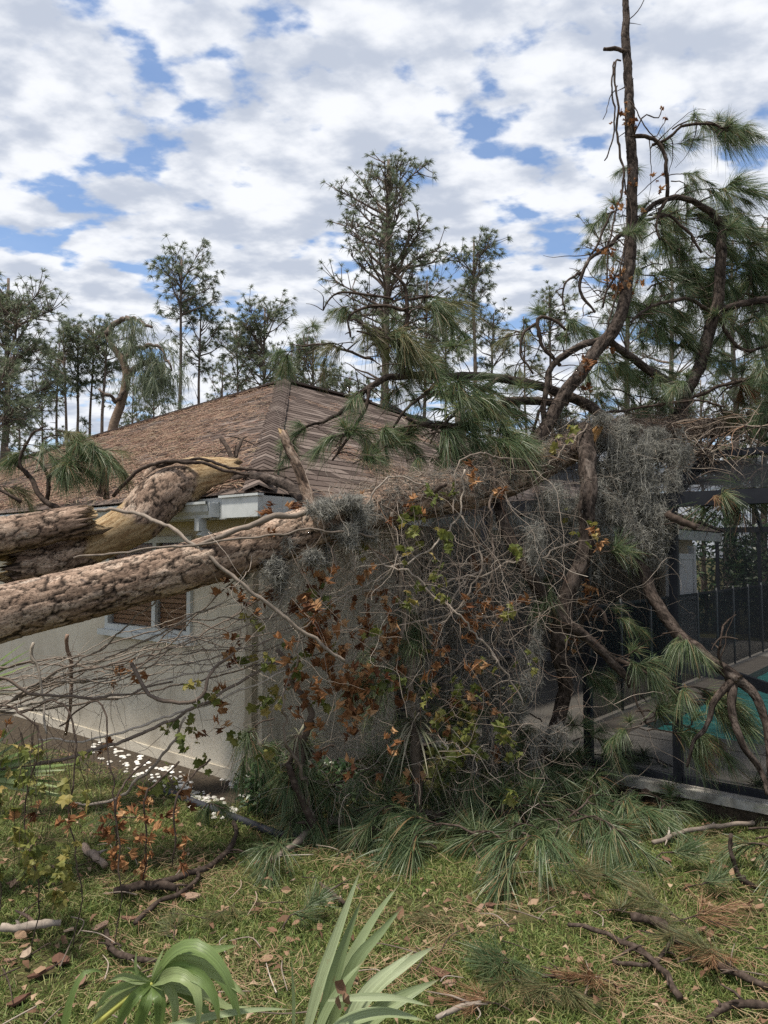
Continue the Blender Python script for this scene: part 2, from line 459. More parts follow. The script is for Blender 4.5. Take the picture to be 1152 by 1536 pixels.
M['wire'] = m_noise('black_rubber', [(.3, (.012, .013, .018)), (.7, (.025, .027, .035))], 9, .6, spec=.4)
M['concrete'] = m_noise('pool_deck_concrete', [(.25, (.22, .205, .185)), (.5, (.29, .27, .245)), (.75, (.345, .325, .295))], 2.6, .9, 7, .3, 60, .004, spec=.2)
M['coping'] = m_noise('coping', [(.3, (.13, .115, .10)), (.7, (.18, .16, .14))], 7, .85, 6, .2, 50, .003)
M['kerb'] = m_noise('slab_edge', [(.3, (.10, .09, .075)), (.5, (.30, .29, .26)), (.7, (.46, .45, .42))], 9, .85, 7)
M['pebble'] = m_island('white_pebble', [(0, (.40, .38, .34)), (.5, (.58, .56, .52)), (1, (.74, .73, .70))], .8, 0, .2)
M['chip'] = m_island('bark_chip', [(0, (.09, .046, .032)), (.5, (.16, .092, .066)), (.8, (.23, .155, .115)), (1, (.32, .25, .19))], .85, 0, .15, .3, 40)
M['palm_trunk'] = m_noise('palm_trunk', [(.3, (.05, .04, .03)), (.7, (.14, .11, .085))], 25, .9, bump_s=.5)
def m_glass():
    m, n, l, b = newmat('window_glass')
    b.inputs['Base Color'].default_value = (.01, .012, .014, 1); b.inputs['Roughness'].default_value = .06
    tr = n.new('ShaderNodeBsdfTransparent'); mx = n.new('ShaderNodeMixShader'); mx.inputs[0].default_value = .18
    l.new(tr.outputs[0], mx.inputs[1]); l.new(b.outputs[0], mx.inputs[2]); l.new(mx.outputs[0], n['Material Output'].inputs[0])
    return m
def m_screen(name, dens, col=(.012, .014, .018)):
    """dark woven insect screen: part of the light passes"""
    m, n, l, b = newmat(name)
    b.inputs['Base Color'].default_value = (*col, 1); b.inputs['Roughness'].default_value = .8
    b.inputs['Specular IOR Level'].default_value = .1
    tr = n.new('ShaderNodeBsdfTransparent'); mx = n.new('ShaderNodeMixShader'); mx.inputs[0].default_value = dens
    l.new(tr.outputs[0], mx.inputs[1]); l.new(b.outputs[0], mx.inputs[2]); l.new(mx.outputs[0], n['Material Output'].inputs[0])
    return m
M['glass'] = m_glass()
M['screen'] = m_screen('insect_screen', .32)
M['roof_screen'] = m_screen('shading_roof_screen', .52)  # denser than the wall screens, thickened to darken the deck and pool below
M['fence_mesh'] = m_screen('pool_fence_mesh', .55, (.012, .018, .022))
def m_water():
    m, n, l, b = newmat('pool_water')
    t = tex_noise(n, l, 2.2, 3, .5); r = ramp(n, [(.3, (.025, .17, .17)), (.7, (.06, .30, .29))]); l.new(t.outputs[0], r.inputs[0]); l.new(r.outputs[0], b.inputs['Base Color'])
    b.inputs['Roughness'].default_value = .06; b.inputs['IOR'].default_value = 1.33
    t2 = tex_noise(n, l, 4.5, 3, .55, stretch=(1, 1.6, 1)); bump(n, l, b, t2.outputs[0], .8, .06)
    return m
M['water'] = m_water()
def m_ground():
    m, n, l, b = newmat('lawn_soil')
    t = tex_noise(n, l, 1.3, 8, .65); t2 = tex_noise(n, l, 45, 6, .7)
    ad = n.new('ShaderNodeMath'); ad.operation = 'MULTIPLY_ADD'; l.new(t2.outputs[0], ad.inputs[0]); ad.inputs[1].default_value = .55
    s2 = n.new('ShaderNodeMath'); s2.operation = 'MULTIPLY'; l.new(t.outputs[0], s2.inputs[0]); s2.inputs[1].default_value = .5; l.new(s2.outputs[0], ad.inputs[2])
    r = ramp(n, [(.32, (.030, .026, .014)), (.48, (.065, .062, .027)), (.58, (.11, .10, .045)), (.72, (.19, .15, .085))]); l.new(ad.outputs[0], r.inputs[0]); l.new(r.outputs[0], b.inputs['Base Color'])
    b.inputs['Roughness'].default_value = .95; b.inputs['Specular IOR Level'].default_value = .1
    bump(n, l, b, t2.outputs[0], .8, .03)
    return m
M['ground'] = m_ground()
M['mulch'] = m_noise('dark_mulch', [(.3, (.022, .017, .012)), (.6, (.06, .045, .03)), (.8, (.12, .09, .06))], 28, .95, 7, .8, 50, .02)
# ================================================================== ground
gm = [(-400, -60, 0), (400, -60, 0), (400, 700, 0), (-400, 700, 0)]
tag(link('lawn', gm, [(0, 1, 2, 3)], M['ground'], recentre=False), kind='structure')

# ================================================================== house frame of reference
AZ = math.atan2(770 + 576, F)
U = Vector((-math.sin(AZ), math.cos(AZ), 0))      # along the window wall, away to the left
V_ = Vector((math.cos(AZ), math.sin(AZ), 0))      # along the patio side, away to the right
Z = Vector((0, 0, 1))
E = W(388, 738, 5.5)                              # eave corner
EAVE = E.z
E0 = Vector((E.x, E.y, 0))
def H(a, b, z=0.0):
    return E0 + U * a + V_ * b + Z * z
OV = 0.45                                         # overhang
A0, B0, RISE = 5.1, 4.95, 2.50                    # hip apex
WL, WR, RIDGE = 14.0, 12.2, 2.2
house = thing('stucco_house', H(OV, OV), 'single storey beige stucco house with brown hip roof crushed by the fallen pine', 'house')

# walls (0.2 thick, outer face on the OV lines)
WT = 2.27
win_a0, win_a1, win_z0, win_z1 = None, None, 1.18, 2.02
def wall_a(px):
    """house coordinate a where photo column px meets the window wall"""
    k = (px - 576) / F
    p = H(0, OV)
    return (k * p.y - p.x) / (U.x - k * U.y)
win_a0, win_a1 = wall_a(291), wall_a(164)
p_sill = H(win_a0, OV); 
win_z0 = W(291, 957, p_sill.y).z
win_z1 = win_z0 + 0.92
wb = MB()
def wall_box(a0, a1, z0, z1):
    wb.quad_box(H(a0, OV, z0), U * (a1 - a0), V_ * 0.2, Z * (z1 - z0))
wall_box(OV, win_a0, 0, WT); wall_box(win_a1, WL - OV, 0, WT)
wall_box(win_a0, win_a1, 0, win_z0); wall_box(win_a0, win_a1, win_z1, WT)
wb.build('wall', M['stucco'], house)
w2 = MB()
LAN = OV + 2.15                                   # lanai opening starts here
w2.quad_box(H(OV, OV + .2, 0), V_ * (LAN - OV - .2), U * .2, Z * WT)
w2.quad_box(H(OV + .003, LAN, 2.08), V_ * 7.2, U * .2, Z * (WT - 2.08))
w2.quad_box(H(OV, LAN + 7.2, 0), V_ * (WR - OV - LAN - 7.2), U * .2, Z * WT)
w2.quad_box(H(OV + 2.6, LAN - .2, 0), V_ * 7.8, U * .2, Z * WT)           # back of the recess
w2.quad_box(H(OV + .2, LAN - .2, 0), U * 2.4, V_ * .2, Z * WT)
w2.quad_box(H(OV + .2, LAN + 7.2, 0), U * 2.4, V_ * .2, Z * WT)
w2.quad_box(H(WL - OV - .2, OV + .2, 0), V_ * (WR - 2 * OV - .2), U * .2, Z * WT)
w2.quad_box(H(OV + .2, WR - OV - .2, 0), U * (WL - 2 * OV - .4), V_ * .2, Z * WT)
w2.build('wall', M['stucco'], house)
# corner plinth lip at the foot of the window wall
MB().quad_box(H(OV + .14, OV - .012, .0), U * 9, V_ * .012, Z * .10).build('plinth', M['stucco'], house)
# sliding doors in the recess
for k in range(3):
    b0 = LAN + .9 + k * 1.75
    sd = MB(); pp = H(OV + 2.57, b0, .2)
    for (o, w, h) in ((0, .07, 2.0), (1.6, .07, 2.0)):
        sd.quad_box(pp + V_ * o, V_ * w, U * .03, Z * h)
    sd.quad_box(pp + V_ * .07, V_ * 1.53, U * .03, Z * .07); sd.quad_box(pp + V_ * .07 + Z * 1.93, V_ * 1.53, U * .03, Z * .07)
    d = sd.build('sliding_door', M['bronze'], house)
    MB().quad_box(pp + V_ * .07 + Z * .07 + U * .01, V_ * 1.53, U * .008, Z * 1.86).build('pane', M['glass'], d)
# window
win = MB()
fw = .055
def wf(a0, a1, z0, z1, out=.03, th=.07):
    win.quad_box(H(a0, OV - out, z0), U * (a1 - a0), V_ * th, Z * (z1 - z0))
wf(win_a0, win_a0 + fw, win_z0, win_z1); wf(win_a1 - fw, win_a1, win_z0, win_z1)
wf(win_a0 + fw, win_a1 - fw, win_z0, win_z0 + fw); wf(win_a0 + fw, win_a1 - fw, win_z1 - fw, win_z1)
mid = wall_a(235)
wf(mid - .03, mid + .03, win_z0 + fw, win_z1 - fw, .022, .06)
wo_ = win.build('window', M['trim'], house)
MB().quad_box(H(win_a0 - .07, OV - .07, win_z0 - .06), U * (win_a1 - win_a0 + .14), V_ * .067, Z * .058).build('sill', M['trim'], wo_)
for (a, b) in ((win_a0 + fw, mid - .03), (mid + .03, win_a1 - fw)):
    MB().quad_box(H(a, OV + .012, win_z0 + fw), U * (b - a), V_ * .004, Z * (win_z1 - win_z0 - 2 * fw)).build('pane', M['glass'], wo_)
zk = win_z0 + fw + .01
while zk < win_z1 - fw - .03:
    MB().quad_box(H(win_a0 + fw + .005, OV + .035, zk), U * (win_a1 - win_a0 - 2 * fw - .01), V_ * .03 + Z * .012, Z * .034).build('blind_slat', M['blind'], wo_)
    zk += .047
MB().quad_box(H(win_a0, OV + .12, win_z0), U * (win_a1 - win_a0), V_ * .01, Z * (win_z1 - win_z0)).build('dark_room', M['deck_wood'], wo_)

# roof planes
apex = H(A0, B0, EAVE + RISE); ridge_end = H(A0, B0 + RIDGE, EAVE + RISE)
E1 = H(0, 0, EAVE); cl = H(WL, 0, EAVE); cr_ = H(0, WR, EAVE); cb = H(WL, WR, EAVE)
dz = Z * .03
rf = link('roof', [tuple(p - dz) for p in (E1, cl, apex, ridge_end, cr_, cb)], [(0, 1, 2), (0, 2, 3, 4), (4, 3, 5), (1, 5, 3, 2)], M['deck_wood'], house)
# soffit and fascia
so = MB()
so.quad_box(H(0.02, 0.02, EAVE - .165), U * (WL - .04), V_ * (OV + .02), Z * .012)
so.quad_box(H(0.02, OV + .041, EAVE - .165), V_ * (WR - OV - .06), U * (OV + .02), Z * .012)
so.build('soffit', M['soffit'], house)
fa = MB()
fa.quad_box(H(0, 0, EAVE - .19), U * WL, V_ * .022, Z * .17)
fa.quad_box(H(0, .0225, EAVE - .19), V_ * (WR - .03), U * .022, Z * .17)
fa.build('fascia', M['trim'], house)
# box end of the fascia at the corner, and drip edge
fc = MB()
fc.quad_box(H(-.05, -.05, EAVE - .185), U * .42, V_ * .047, Z * .155)
fc.quad_box(H(-.05, -.002, EAVE - .185), V_ * .30, U * .047, Z * .155)
fc.quad_box(H(-.065, -.065, EAVE - .030), U * .46, V_ * .06, Z * .018)
fc.build('corner_box', M['trim'], house)
# K-style gutter along the window side, its end open beside the corner box
prof = [(0, .0), (0, -.125), (.075, -.125), (.082, -.10), (.105, -.075), (.12, -.02), (.135, -.02), (.135, 0), (.112, 0), (.100, -.06), (.072, -.108), (.012, -.112), (.012, 0)]
ga0, ga1 = .46, WL
gv, gf = [], []
for a in (ga0, ga1):
    for (o, z) in prof:
        gv.append(tuple(H(a, -.002 - o, EAVE - .055 + z)))
n = len(prof)
for i in range(n):
    j = (i + 1) % n
    gf.append((i, j, n + j, n + i))
gut = link('gutter', gv, gf, M['trim'], house)
MB().quad_box(H(ga0 - .004, -.0025, EAVE - .175), U * .004, V_ * -.10, Z * .11).build('end_cap', M['trim'], gut)
# downspouts: one under the gutter end, one on the wall corner
ds = MB()
ds.beam(H(.62, -.06, EAVE - .18), H(.62, -.06, EAVE - .28), .075, .055, U)
ds.beam(H(.62, -.06, EAVE - .28), H(.62, OV - .07, EAVE - .55), .075, .055, U)
ds.build('downspout_elbow', M['trim'], house)
d2 = MB()
dsx = OV + .06
d2.quad_box(H(dsx, OV - .062, .04), U * .085, V_ * .06, Z * 1.95)
dso = d2.build('downspout', M['soffit'], house)
for zz_ in (.5, 1.4):
    MB().quad_box(H(dsx - .012, OV - .068, zz_), U * .109, V_ * .065, Z * .03).build('strap', M['soffit'], dso)
# shingles
def face_rows(axis, slope_h, run, lo0, lo1, hi0, hi1):
    """yields (corner, along, up-slope, width, exposure)"""
    sl = math.sqrt(run * run + RISE * RISE)
    up = (slope_h * run + Z * RISE) / sl
    nrm = axis.cross(up)
    if nrm.z < 0: nrm = -nrm
    ex = .145
    rows = int(sl / ex)
    out = []
    for r in range(-0, rows + 1):
        b = r * ex - .02
        t = min(max(b / sl, 0), 1)
        t2 = min(max((b + ex) / sl, 0), 1)
        x0 = min(lo0 + (lo1 - lo0) * t, lo0 + (lo1 - lo0) * t2); x1 = hi0 + (hi1 - hi0) * t
        x = x0 + random.uniform(-.3, 0)
        while x < x1:
            w = random.choice((.20, .25, .30, .34, .42))
            a, c = max(x, x0), min(x + w - .004, x1)
            if c - a > .03:
                out.append((E1 + axis * a + up * (b + random.uniform(-.006, .006)), axis, up, nrm, c - a))
            x += w
    return out
sh = face_rows(U, V_, B0, 0, A0, WL, A0) 
sh2 = face_rows(V_, U, A0, 0, B0, WR, B0 + RIDGE)
def shingle_geo(p, ax, up, nrm, w):
    th = random.uniform(.003, .006); ln = .175
    q = p + nrm * .006
    lift = random.uniform(0, .004)
    pts = [q, q + ax * w, q + ax * w + up * ln - nrm * .005, q + up * ln - nrm * .005]
    top = [a + nrm * t for a, t in zip(pts, (th + lift, th, .004, .004))]
    return [tuple(a) for a in pts + top], [(0, 3, 2, 1), (4, 5, 6, 7), (0, 1, 5, 4), (1, 2, 6, 5), (2, 3, 7, 6), (3, 0, 4, 7)]
def seen(s):
    c = s[0] + s[1] * s[4] / 2
    x, y = project(c)
    if not (-20 < x < 1170): return 0
    if y > 770: return 0
    return s[4] / (c - cam.location).length_squared
allsh = sorted(sh + sh2, key=seen, reverse=True)
for s in allsh[:280]:
    v, f = shingle_geo(*s)
    link('shingle', v, f, M['shingle'], rf)
sv, sf = [], []
for s in allsh[280:]:
    v, f = shingle_geo(*s); k = len(sv)
    sv += v; sf += [tuple(i + k for i in q) for q in f]
tag(link('shingles', sv, sf, M['shingle'], rf), kind='stuff')
# folded caps along the near hip
hd = (apex - E1); hl = hd.length; hd.normalize()
nl = U.cross((V_ * B0 + Z * RISE)).normalized(); nl = nl if nl.z > 0 else -nl
nr = V_.cross((U * A0 + Z * RISE)).normalized(); nr = nr if nr.z > 0 else -nr
tl = hd.cross(nl).normalized(); tl = tl if tl.dot(U) > 0 else -tl
tr_ = hd.cross(nr).normalized(); tr_ = tr_ if tr_.dot(V_) > 0 else -tr_
k = 0
while k * .14 < hl:
    p = E1 + hd * (k * .14) + Z * .045
    q = p + hd * .19 - Z * .012
    wj = .125 + random.uniform(-.006, .006)
    up_ = Z * .018
    v = []
    for o in (Z * 0, up_):
        for c in (p, q):
            v += [c + tl * wj + o, c + o + Z * .012, c + tr_ * wj + o]
    v = [tuple(a) for a in v]
    f = [(6, 7, 10, 9), (7, 8, 11, 10), (0, 3, 4, 1), (1, 4, 5, 2), (0, 1, 7, 6), (1, 2, 8, 7), (3, 9, 10, 4), (4, 10, 11, 5), (0, 6, 9, 3), (2, 5, 11, 8)]
    link('hip_shingle', v, f, M['shingle'], rf)
    k += 1
# ridge and far hip caps, one strip each
rc = MB()
rc.beam(apex + Z * .02, ridge_end + Z * .02, .26, .035); rc.beam(apex + Z * .015, cl + Z * .02, .26, .03); rc.beam(ridge_end + Z * .015, cr_ + Z * .02, .26, .03)
rc.build('ridge_cap', M['shingle'], rf)
# dark ridge vent / lifted flashing behind the boughs, and a vent pipe
rv = MB()
for k in range(9):
    p = ridge_end.lerp(cr_, .04 + k * .022) + Z * (.05 + .03 * math.sin(k * 1.7)); q = ridge_end.lerp(cr_, .04 + (k + 1) * .022 + .004) + Z * (.05 + .03 * math.sin(k * 1.7 + 1))
    rv.beam(p, q, .32 - .01 * k, .045)
rv.build('ridge_vent', M['wire'], rf)
# needle litter over the window-side slope (thick) and in patches on the other slope
def litter(origin, axis, slope_h, run, n, amin, amax, patch, seed):
    rng = np.random.default_rng(seed)
    sl = math.sqrt(run * run + RISE * RISE)
    up = np.array((slope_h * run + Z * RISE) / sl); ax = np.array(axis); nr_ = np.cross(ax, up); nr_ = nr_ * np.sign(nr_[2])
    a = rng.uniform(amin, amax, n); b = sl * rng.beta(1.0, 1.35, n)
    keep = np.ones(n, bool)
    dens = np.array([noise.noise(Vector((x * .55, y * .8, seed))) + .35 * noise.noise(Vector((x * 2.1, y * 2.4, seed + 4))) for x, y in zip(a, b)])
    lo = (A0 if patch == 0 else B0) * b / sl
    hi = np.where(True, amax, amax)
    keep = (a > lo + rng.uniform(.0, .5, n)) & (dens > rng.uniform(-.55, .1, n) if patch == 0 else dens > rng.uniform(.12, .4, n)) & (b < sl * (.93 if patch == 0 else .8))
    if patch == 0: keep &= (a < WL - (WL - A0) * b / sl)
    a, b = a[keep], b[keep]; m = len(a)
    P = np.array(E1) + a[:, None] * ax + b[:, None] * up + nr_ * rng.uniform(.032, .052, m)[:, None]
    th = rng.normal(0.35, .8, m)
    D = np.cos(th)[:, None] * ax - np.sin(th)[:, None] * up
    L = rng.uniform(.12, .26, m)[:, None]
    sdv = unit(np.cross(D, nr_))
    C = np.stack([P - D * L / 2, P + sdv * rng.normal(0, .012, m)[:, None] + nr_ * .012, P + D * L / 2], axis=1)
    tilt = unit(sdv + nr_ * rng.normal(0, .35, m)[:, None])
    return ribbons(C, np.array([.006, .008, .004]), tilt)
v, f = litter(E1, U, V_, B0, 26000, 0, 8.5, 0, 3)
tag(link('needle_litter', v, f, M['roof_straw'], house), kind='stuff')
v, f = litter(E1, V_, U, A0, 12000, 1.2, 8, 1, 9)
tag(link('needle_litter', v, f, M['roof_straw'], house), kind='stuff')

# ================================================================== pool deck, pool, screen enclosure
DZ = .18
S0 = OV + 1.67                                    # near edge of the slab in b
def Pt(q, b, z=DZ):
    """q metres out from the patio wall, b along it"""
    return H(OV - q, b, z)
FAR = WR + .6
deck = MB()
PQ0, PB0 = None, None
pw = G(958, 1103, .10)
d_ = pw - H(OV, 0); PQ0 = -d_.dot(U); PB0 = d_.dot(V_)
PQ1, PB1 = PQ0 + 4.2, PB0 + 6.2
QMAX = 9.0
def slab(q0, q1, b0, b1, z0, z1, mb):
    mb.quad_box(Pt(q0, b0, z0), -U * (q1 - q0), V_ * (b1 - b0), Z * (z1 - z0))
CP = .36
slab(-2.55, PQ0 - CP, S0 + .05, FAR, .005, DZ, deck)
slab(PQ0 - CP, QMAX, S0 + .05, PB0 - CP, .005, DZ, deck)
slab(PQ0 - CP, QMAX, PB1 + CP, FAR, .005, DZ, deck)
slab(PQ1 + CP, QMAX, PB0 - CP, PB1 + CP, .005, DZ, deck)
tag(deck.build('pool_deck', M['concrete']), kind='structure')
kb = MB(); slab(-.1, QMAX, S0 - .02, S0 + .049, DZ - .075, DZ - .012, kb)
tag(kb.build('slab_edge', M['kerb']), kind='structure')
kb = MB(); slab(-.1, QMAX, S0 + .0, S0 + .049, 0, DZ - .076, kb)  # dark lower band, mulch colour stands in for bough shade on the concrete
tag(kb.build('slab_shade_band', M['mulch']), kind='structure')
# coping stones round the pool, each a piece of the pool
pool = tag(link('pool', [tuple(Pt(PQ0, PB0, .09)), tuple(Pt(PQ1, PB0, .09)), tuple(Pt(PQ1, PB1, .09)), tuple(Pt(PQ0, PB1, .09))], [(0, 1, 2, 3)], M['water']), kind='structure')
q = PQ0 - CP
b = PB0 - CP + .004
while b < PB1 + CP - .1:
    l_ = min(.6, PB1 + CP - b) - .008
    mb = MB(); slab(PQ0 - CP + .003, PQ0 + .02, b, b + l_, .0, DZ + .006, mb); mb.build('coping_stone', M['coping'], pool)
    b += .6
q = PQ0 + .022
while q < PQ1 - .1:
    mb = MB(); slab(q, q + .59, PB0 - CP + .004, PB0 + .02, .0, DZ + .006, mb); mb.build('coping_stone', M['concrete'], pool)
    mb = MB(); slab(q, q + .59, PB1 - .02, PB1 + CP - .004, .0, DZ + .006, mb); mb.build('coping_stone', M['coping'], pool)
    q += .6
# pale slab tile lying on the deck strip beside the pool
# enclosure
cage = thing('pool_enclosure', Pt(0, S0, DZ), 'dark bronze screen enclosure over the pool, its top sagging under the fallen pine', 'screen enclosure')
TOP = 2.28
def post(q, b, z0=DZ, z1=TOP, w=.062, name='post'):
    return MB().quad_box(Pt(q - w / 2, b, z0), -U * w, V_ * w, Z * (z1 - z0)).build(name, M['bronze'], cage)
NB = S0 + .06
nearq = [.06, 1.05, 2.03, 2.75, 5.0, 7.2]
for q in nearq: post(q, NB)
farq = [.2, 1.0, 2.4, 3.9, 5.4, 7.2]
for q in farq: post(q, FAR - .1, DZ, TOP + .1)
for i in range(len(nearq) - 1):
    q0, q1 = nearq[i] + .0376, nearq[i + 1] - .0376
    MB().quad_box(Pt(q0, NB + .012, DZ), -U * (q1 - q0), V_ * .05, Z * .05).build('bottom_channel', M['bronze'], cage)
    if i == 3:   # bent by the branch lying on it
        zs = [1.05, 1.01, .90, .88, .94]
        rb = MB()
        for k in range(4):
            t0, t1 = k / 4, (k + 1) / 4
            rb.beam(Pt(q0 + (q1 - q0) * t0 * .72, NB + .04 + .02 * k, zs[k]), Pt(q0 + (q1 - q0) * t1 * .72, NB + .04 + .02 * (k + 1), zs[k + 1]), .05, .075)
        rb.build('chair_rail', M['bronze'], cage)
    else:
        MB().quad_box(Pt(q0, NB + .012, 1.0), -U * (q1 - q0), V_ * .05, Z * .065).build('chair_rail', M['bronze'], cage)
    MB().quad_box(Pt(q0, NB + .035, DZ + .05), -U * (q1 - q0), V_ * .002, Z * (TOP - DZ - .05)).build('screen_panel', M['screen'], cage)
MB().quad_box(Pt(.02, NB - .005, TOP), -U * 7.25, V_ * .09, Z * .11).build('eave_beam', M['bronze'], cage)
MB().quad_box(Pt(.02, FAR - .115, TOP + .1), -U * 7.25, V_ * .09, Z * .11).build('eave_beam', M['bronze'], cage)
MB().quad_box(Pt(.02, FAR - .085, 1.0), -U * 7.25, V_ * .05, Z * .065).build('chair_rail', M['bronze'], cage)
for i in range(len(farq) - 1):
    q0, q1 = farq[i] + .0376, farq[i + 1] - .0376
    MB().quad_box(Pt(q0, FAR - .06, DZ), -U * (q1 - q0), V_ * .002, Z * (TOP + .1 - DZ)).build('screen_panel', M['screen'], cage)
# roof members: mansard legs from the near wall, buckled in the middle
for q, sag in ((1.05, .25), (2.75, .35), (5.0, .1), (7.2, 0)):
    pts = [Pt(q, NB + .04, TOP + .11), Pt(q, NB + .75, TOP + .62 - sag * .6), Pt(q, NB + 2.4, TOP + .80 - sag), Pt(q, FAR - 2.2, TOP + .95), Pt(q, FAR - .9, TOP + .85), Pt(q, FAR - .1, TOP + .21)]
    rb = MB()
    for a, c in zip(pts[:-1], pts[1:]):
        rb.beam(a, c, .055, .12)
    rb.build('roof_beam', M['bronze'], cage)
for bb, zc in ((NB + .75, TOP + .47), (FAR - .9, TOP + .90)):
    MB().beam(Pt(.1, bb, zc), Pt(7.2, bb, zc + .02), .055, .055).build('purlin', M['bronze'], cage)
for (q0, q1) in ((.1, 1.05), (1.05, 2.75), (2.75, 5.0), (5.0, 7.2)):
    a, c, d, e = Pt(q0, NB + .05, TOP + .12), Pt(q1, NB + .05, TOP + .12), Pt(q1, NB + .72, TOP + .42), Pt(q0, NB + .72, TOP + .42)
    link('screen_panel', [tuple(x) for x in (a, c, d, e)], [(0, 1, 2, 3)], M['roof_screen'], cage)
    g, h_ = Pt(q1, FAR - .9, TOP + .9), Pt(q0, FAR - .9, TOP + .9)
    link('screen_panel', [tuple(x) for x in (e, d, g, h_)], [(0, 1, 2, 3)], M['roof_screen'], cage)
# child safety fence beside the pool
FQ = 1.40
fence = thing('pool_safety_fence', Pt(FQ, S0 + 1.3), 'dark mesh pool safety fence with slim grey posts on the patio', 'fence')
fb = [OV + 3.13 + k * .93 for k in range(10)]
M['fence_post'] = m_noise('fence_post', [(.3, (.06, .07, .08)), (.7, (.10, .11, .12))], 9, .4, spec=.5)
for i, b in enumerate(fb):
    MB().tube([Pt(FQ, b, DZ), Pt(FQ, b, DZ + .6), Pt(FQ, b, DZ + 1.24)], .017, 8).build('post', M['fence_post'], fence, True)
    if i < len(fb) - 1:
        MB().quad_box(Pt(FQ, b + .018, DZ + .03), V_ * .894, U * .003, Z * 1.16).build('mesh_panel', M['fence_mesh'], fence)
        MB().quad_box(Pt(FQ + .006, b + .018, DZ + 1.17), V_ * .894, U * .012, Z * .03).build('hem', M['wire'], fence)
# white vinyl gate at the far end of the patio wall
gate = thing('vinyl_gate_panel', Pt(.45, OV + 8.6, DZ), 'white vinyl fence panel standing beside the far patio wall', 'fence panel')
gb = OV + 8.5
for b in (gb, gb + 1.25):
    p = MB(); p.quad_box(Pt(.40, b, DZ), -U * .1, V_ * .1, Z * 1.85); p.quad_box(Pt(.385, b - .015, DZ + 1.85), -U * .13, V_ * .13, Z * .05)
    p.build('post', M['white_vinyl'], gate)
for z0, z1 in ((.1, .2), (.95, 1.05), (1.66, 1.76)):
    MB().quad_box(Pt(.43, gb + .1, DZ + z0), V_ * 1.15, -U * .05, Z * (z1 - z0)).build('rail', M['white_vinyl'], gate)
for k in range(7):
    for (z0, z1) in ((.2, .95), (1.05, 1.66)):
        MB().quad_box(Pt(.445, gb + .102 + k * .163, DZ + z0), V_ * .16, -U * .022, Z * (z1 - z0)).build('board', M['white_vinyl'], gate)

# ================================================================== planting bed by the window wall
bed = [H(OV + .02, OV), H(7.5, OV), H(7.5, OV - .75), H(OV + .6, OV - .62), H(OV - .15, OV - .5)]
tag(link('planting_bed', [tuple(p + Z * .006) for p in bed], [(0, 4, 3, 2, 1)], M['mulch']), kind='structure')
edp = [G(250, 1190), G(285, 1205), G(330, 1222), G(375, 1240), G(420, 1256), G(470, 1262)]
ed = MB(); pe, re_, _ = catmull([p + Z * .02 for p in edp], [.03] * 6, 26)
ed.tube(pe, re_, 8)
tag(ed.build('landscape_edging', M['wire'], None, True), 'black rubber edging tube along the white pebble bed', 'edging')
# pebbles: low white stones in the bed
def pebble_mesh(seed):
    rng = random.Random(seed)
    v, f = [], []
    ring = 6
    v.append((0, 0, .55))
    for k in range(ring): v.append((.75 * math.cos(k / ring * 6.283) * rng.uniform(.8, 1.1), .75 * math.sin(k / ring * 6.283) * rng.uniform(.8, 1.1), .38))
    for k in range(ring): v.append((1.0 * math.cos(k / ring * 6.283) * rng.uniform(.85, 1.1), 1.0 * math.sin(k / ring * 6.283) * rng.uniform(.85, 1.1), -.05))
    for k in range(ring):
        k2 = (k + 1) % ring
        f += [(0, 1 + k, 1 + k2), (1 + k, 1 + ring + k, 1 + ring + k2, 1 + k2)]
    me = np_mesh('pebble', v, f); me.materials.append(M['pebble'])
    me.polygons.foreach_set('use_smooth', np.ones(len(me.polygons), bool))
    return me
PM = [pebble_mesh(i) for i in range(5)]
spots = [((265, 355), (1182, 1224), 110), ((140, 270), (1118, 1178), 75), ((330, 372), (1165, 1195), 14), ((250, 290), (1150, 1185), 22)]
for (x0, x1), (y0, y1), n in spots:
    for _ in range(n):
        t = random.random()
        x = x0 + (x1 - x0) * t; y = y0 + (y1 - y0) * min(max(t + random.gauss(0, .16), -.1), 1.05)
        p = G(x, y, .012)
        sc = random.uniform(.010, .026)
        o = inst('pebble', random.choice(PM), p, (0, 0, random.uniform(0, 6.28)), (sc * random.uniform(.9, 1.4), sc, sc * .9))
        tag(o, 'small white pebble in the planting bed by the stucco wall', 'pebble', 'white pebbles in the planting bed')
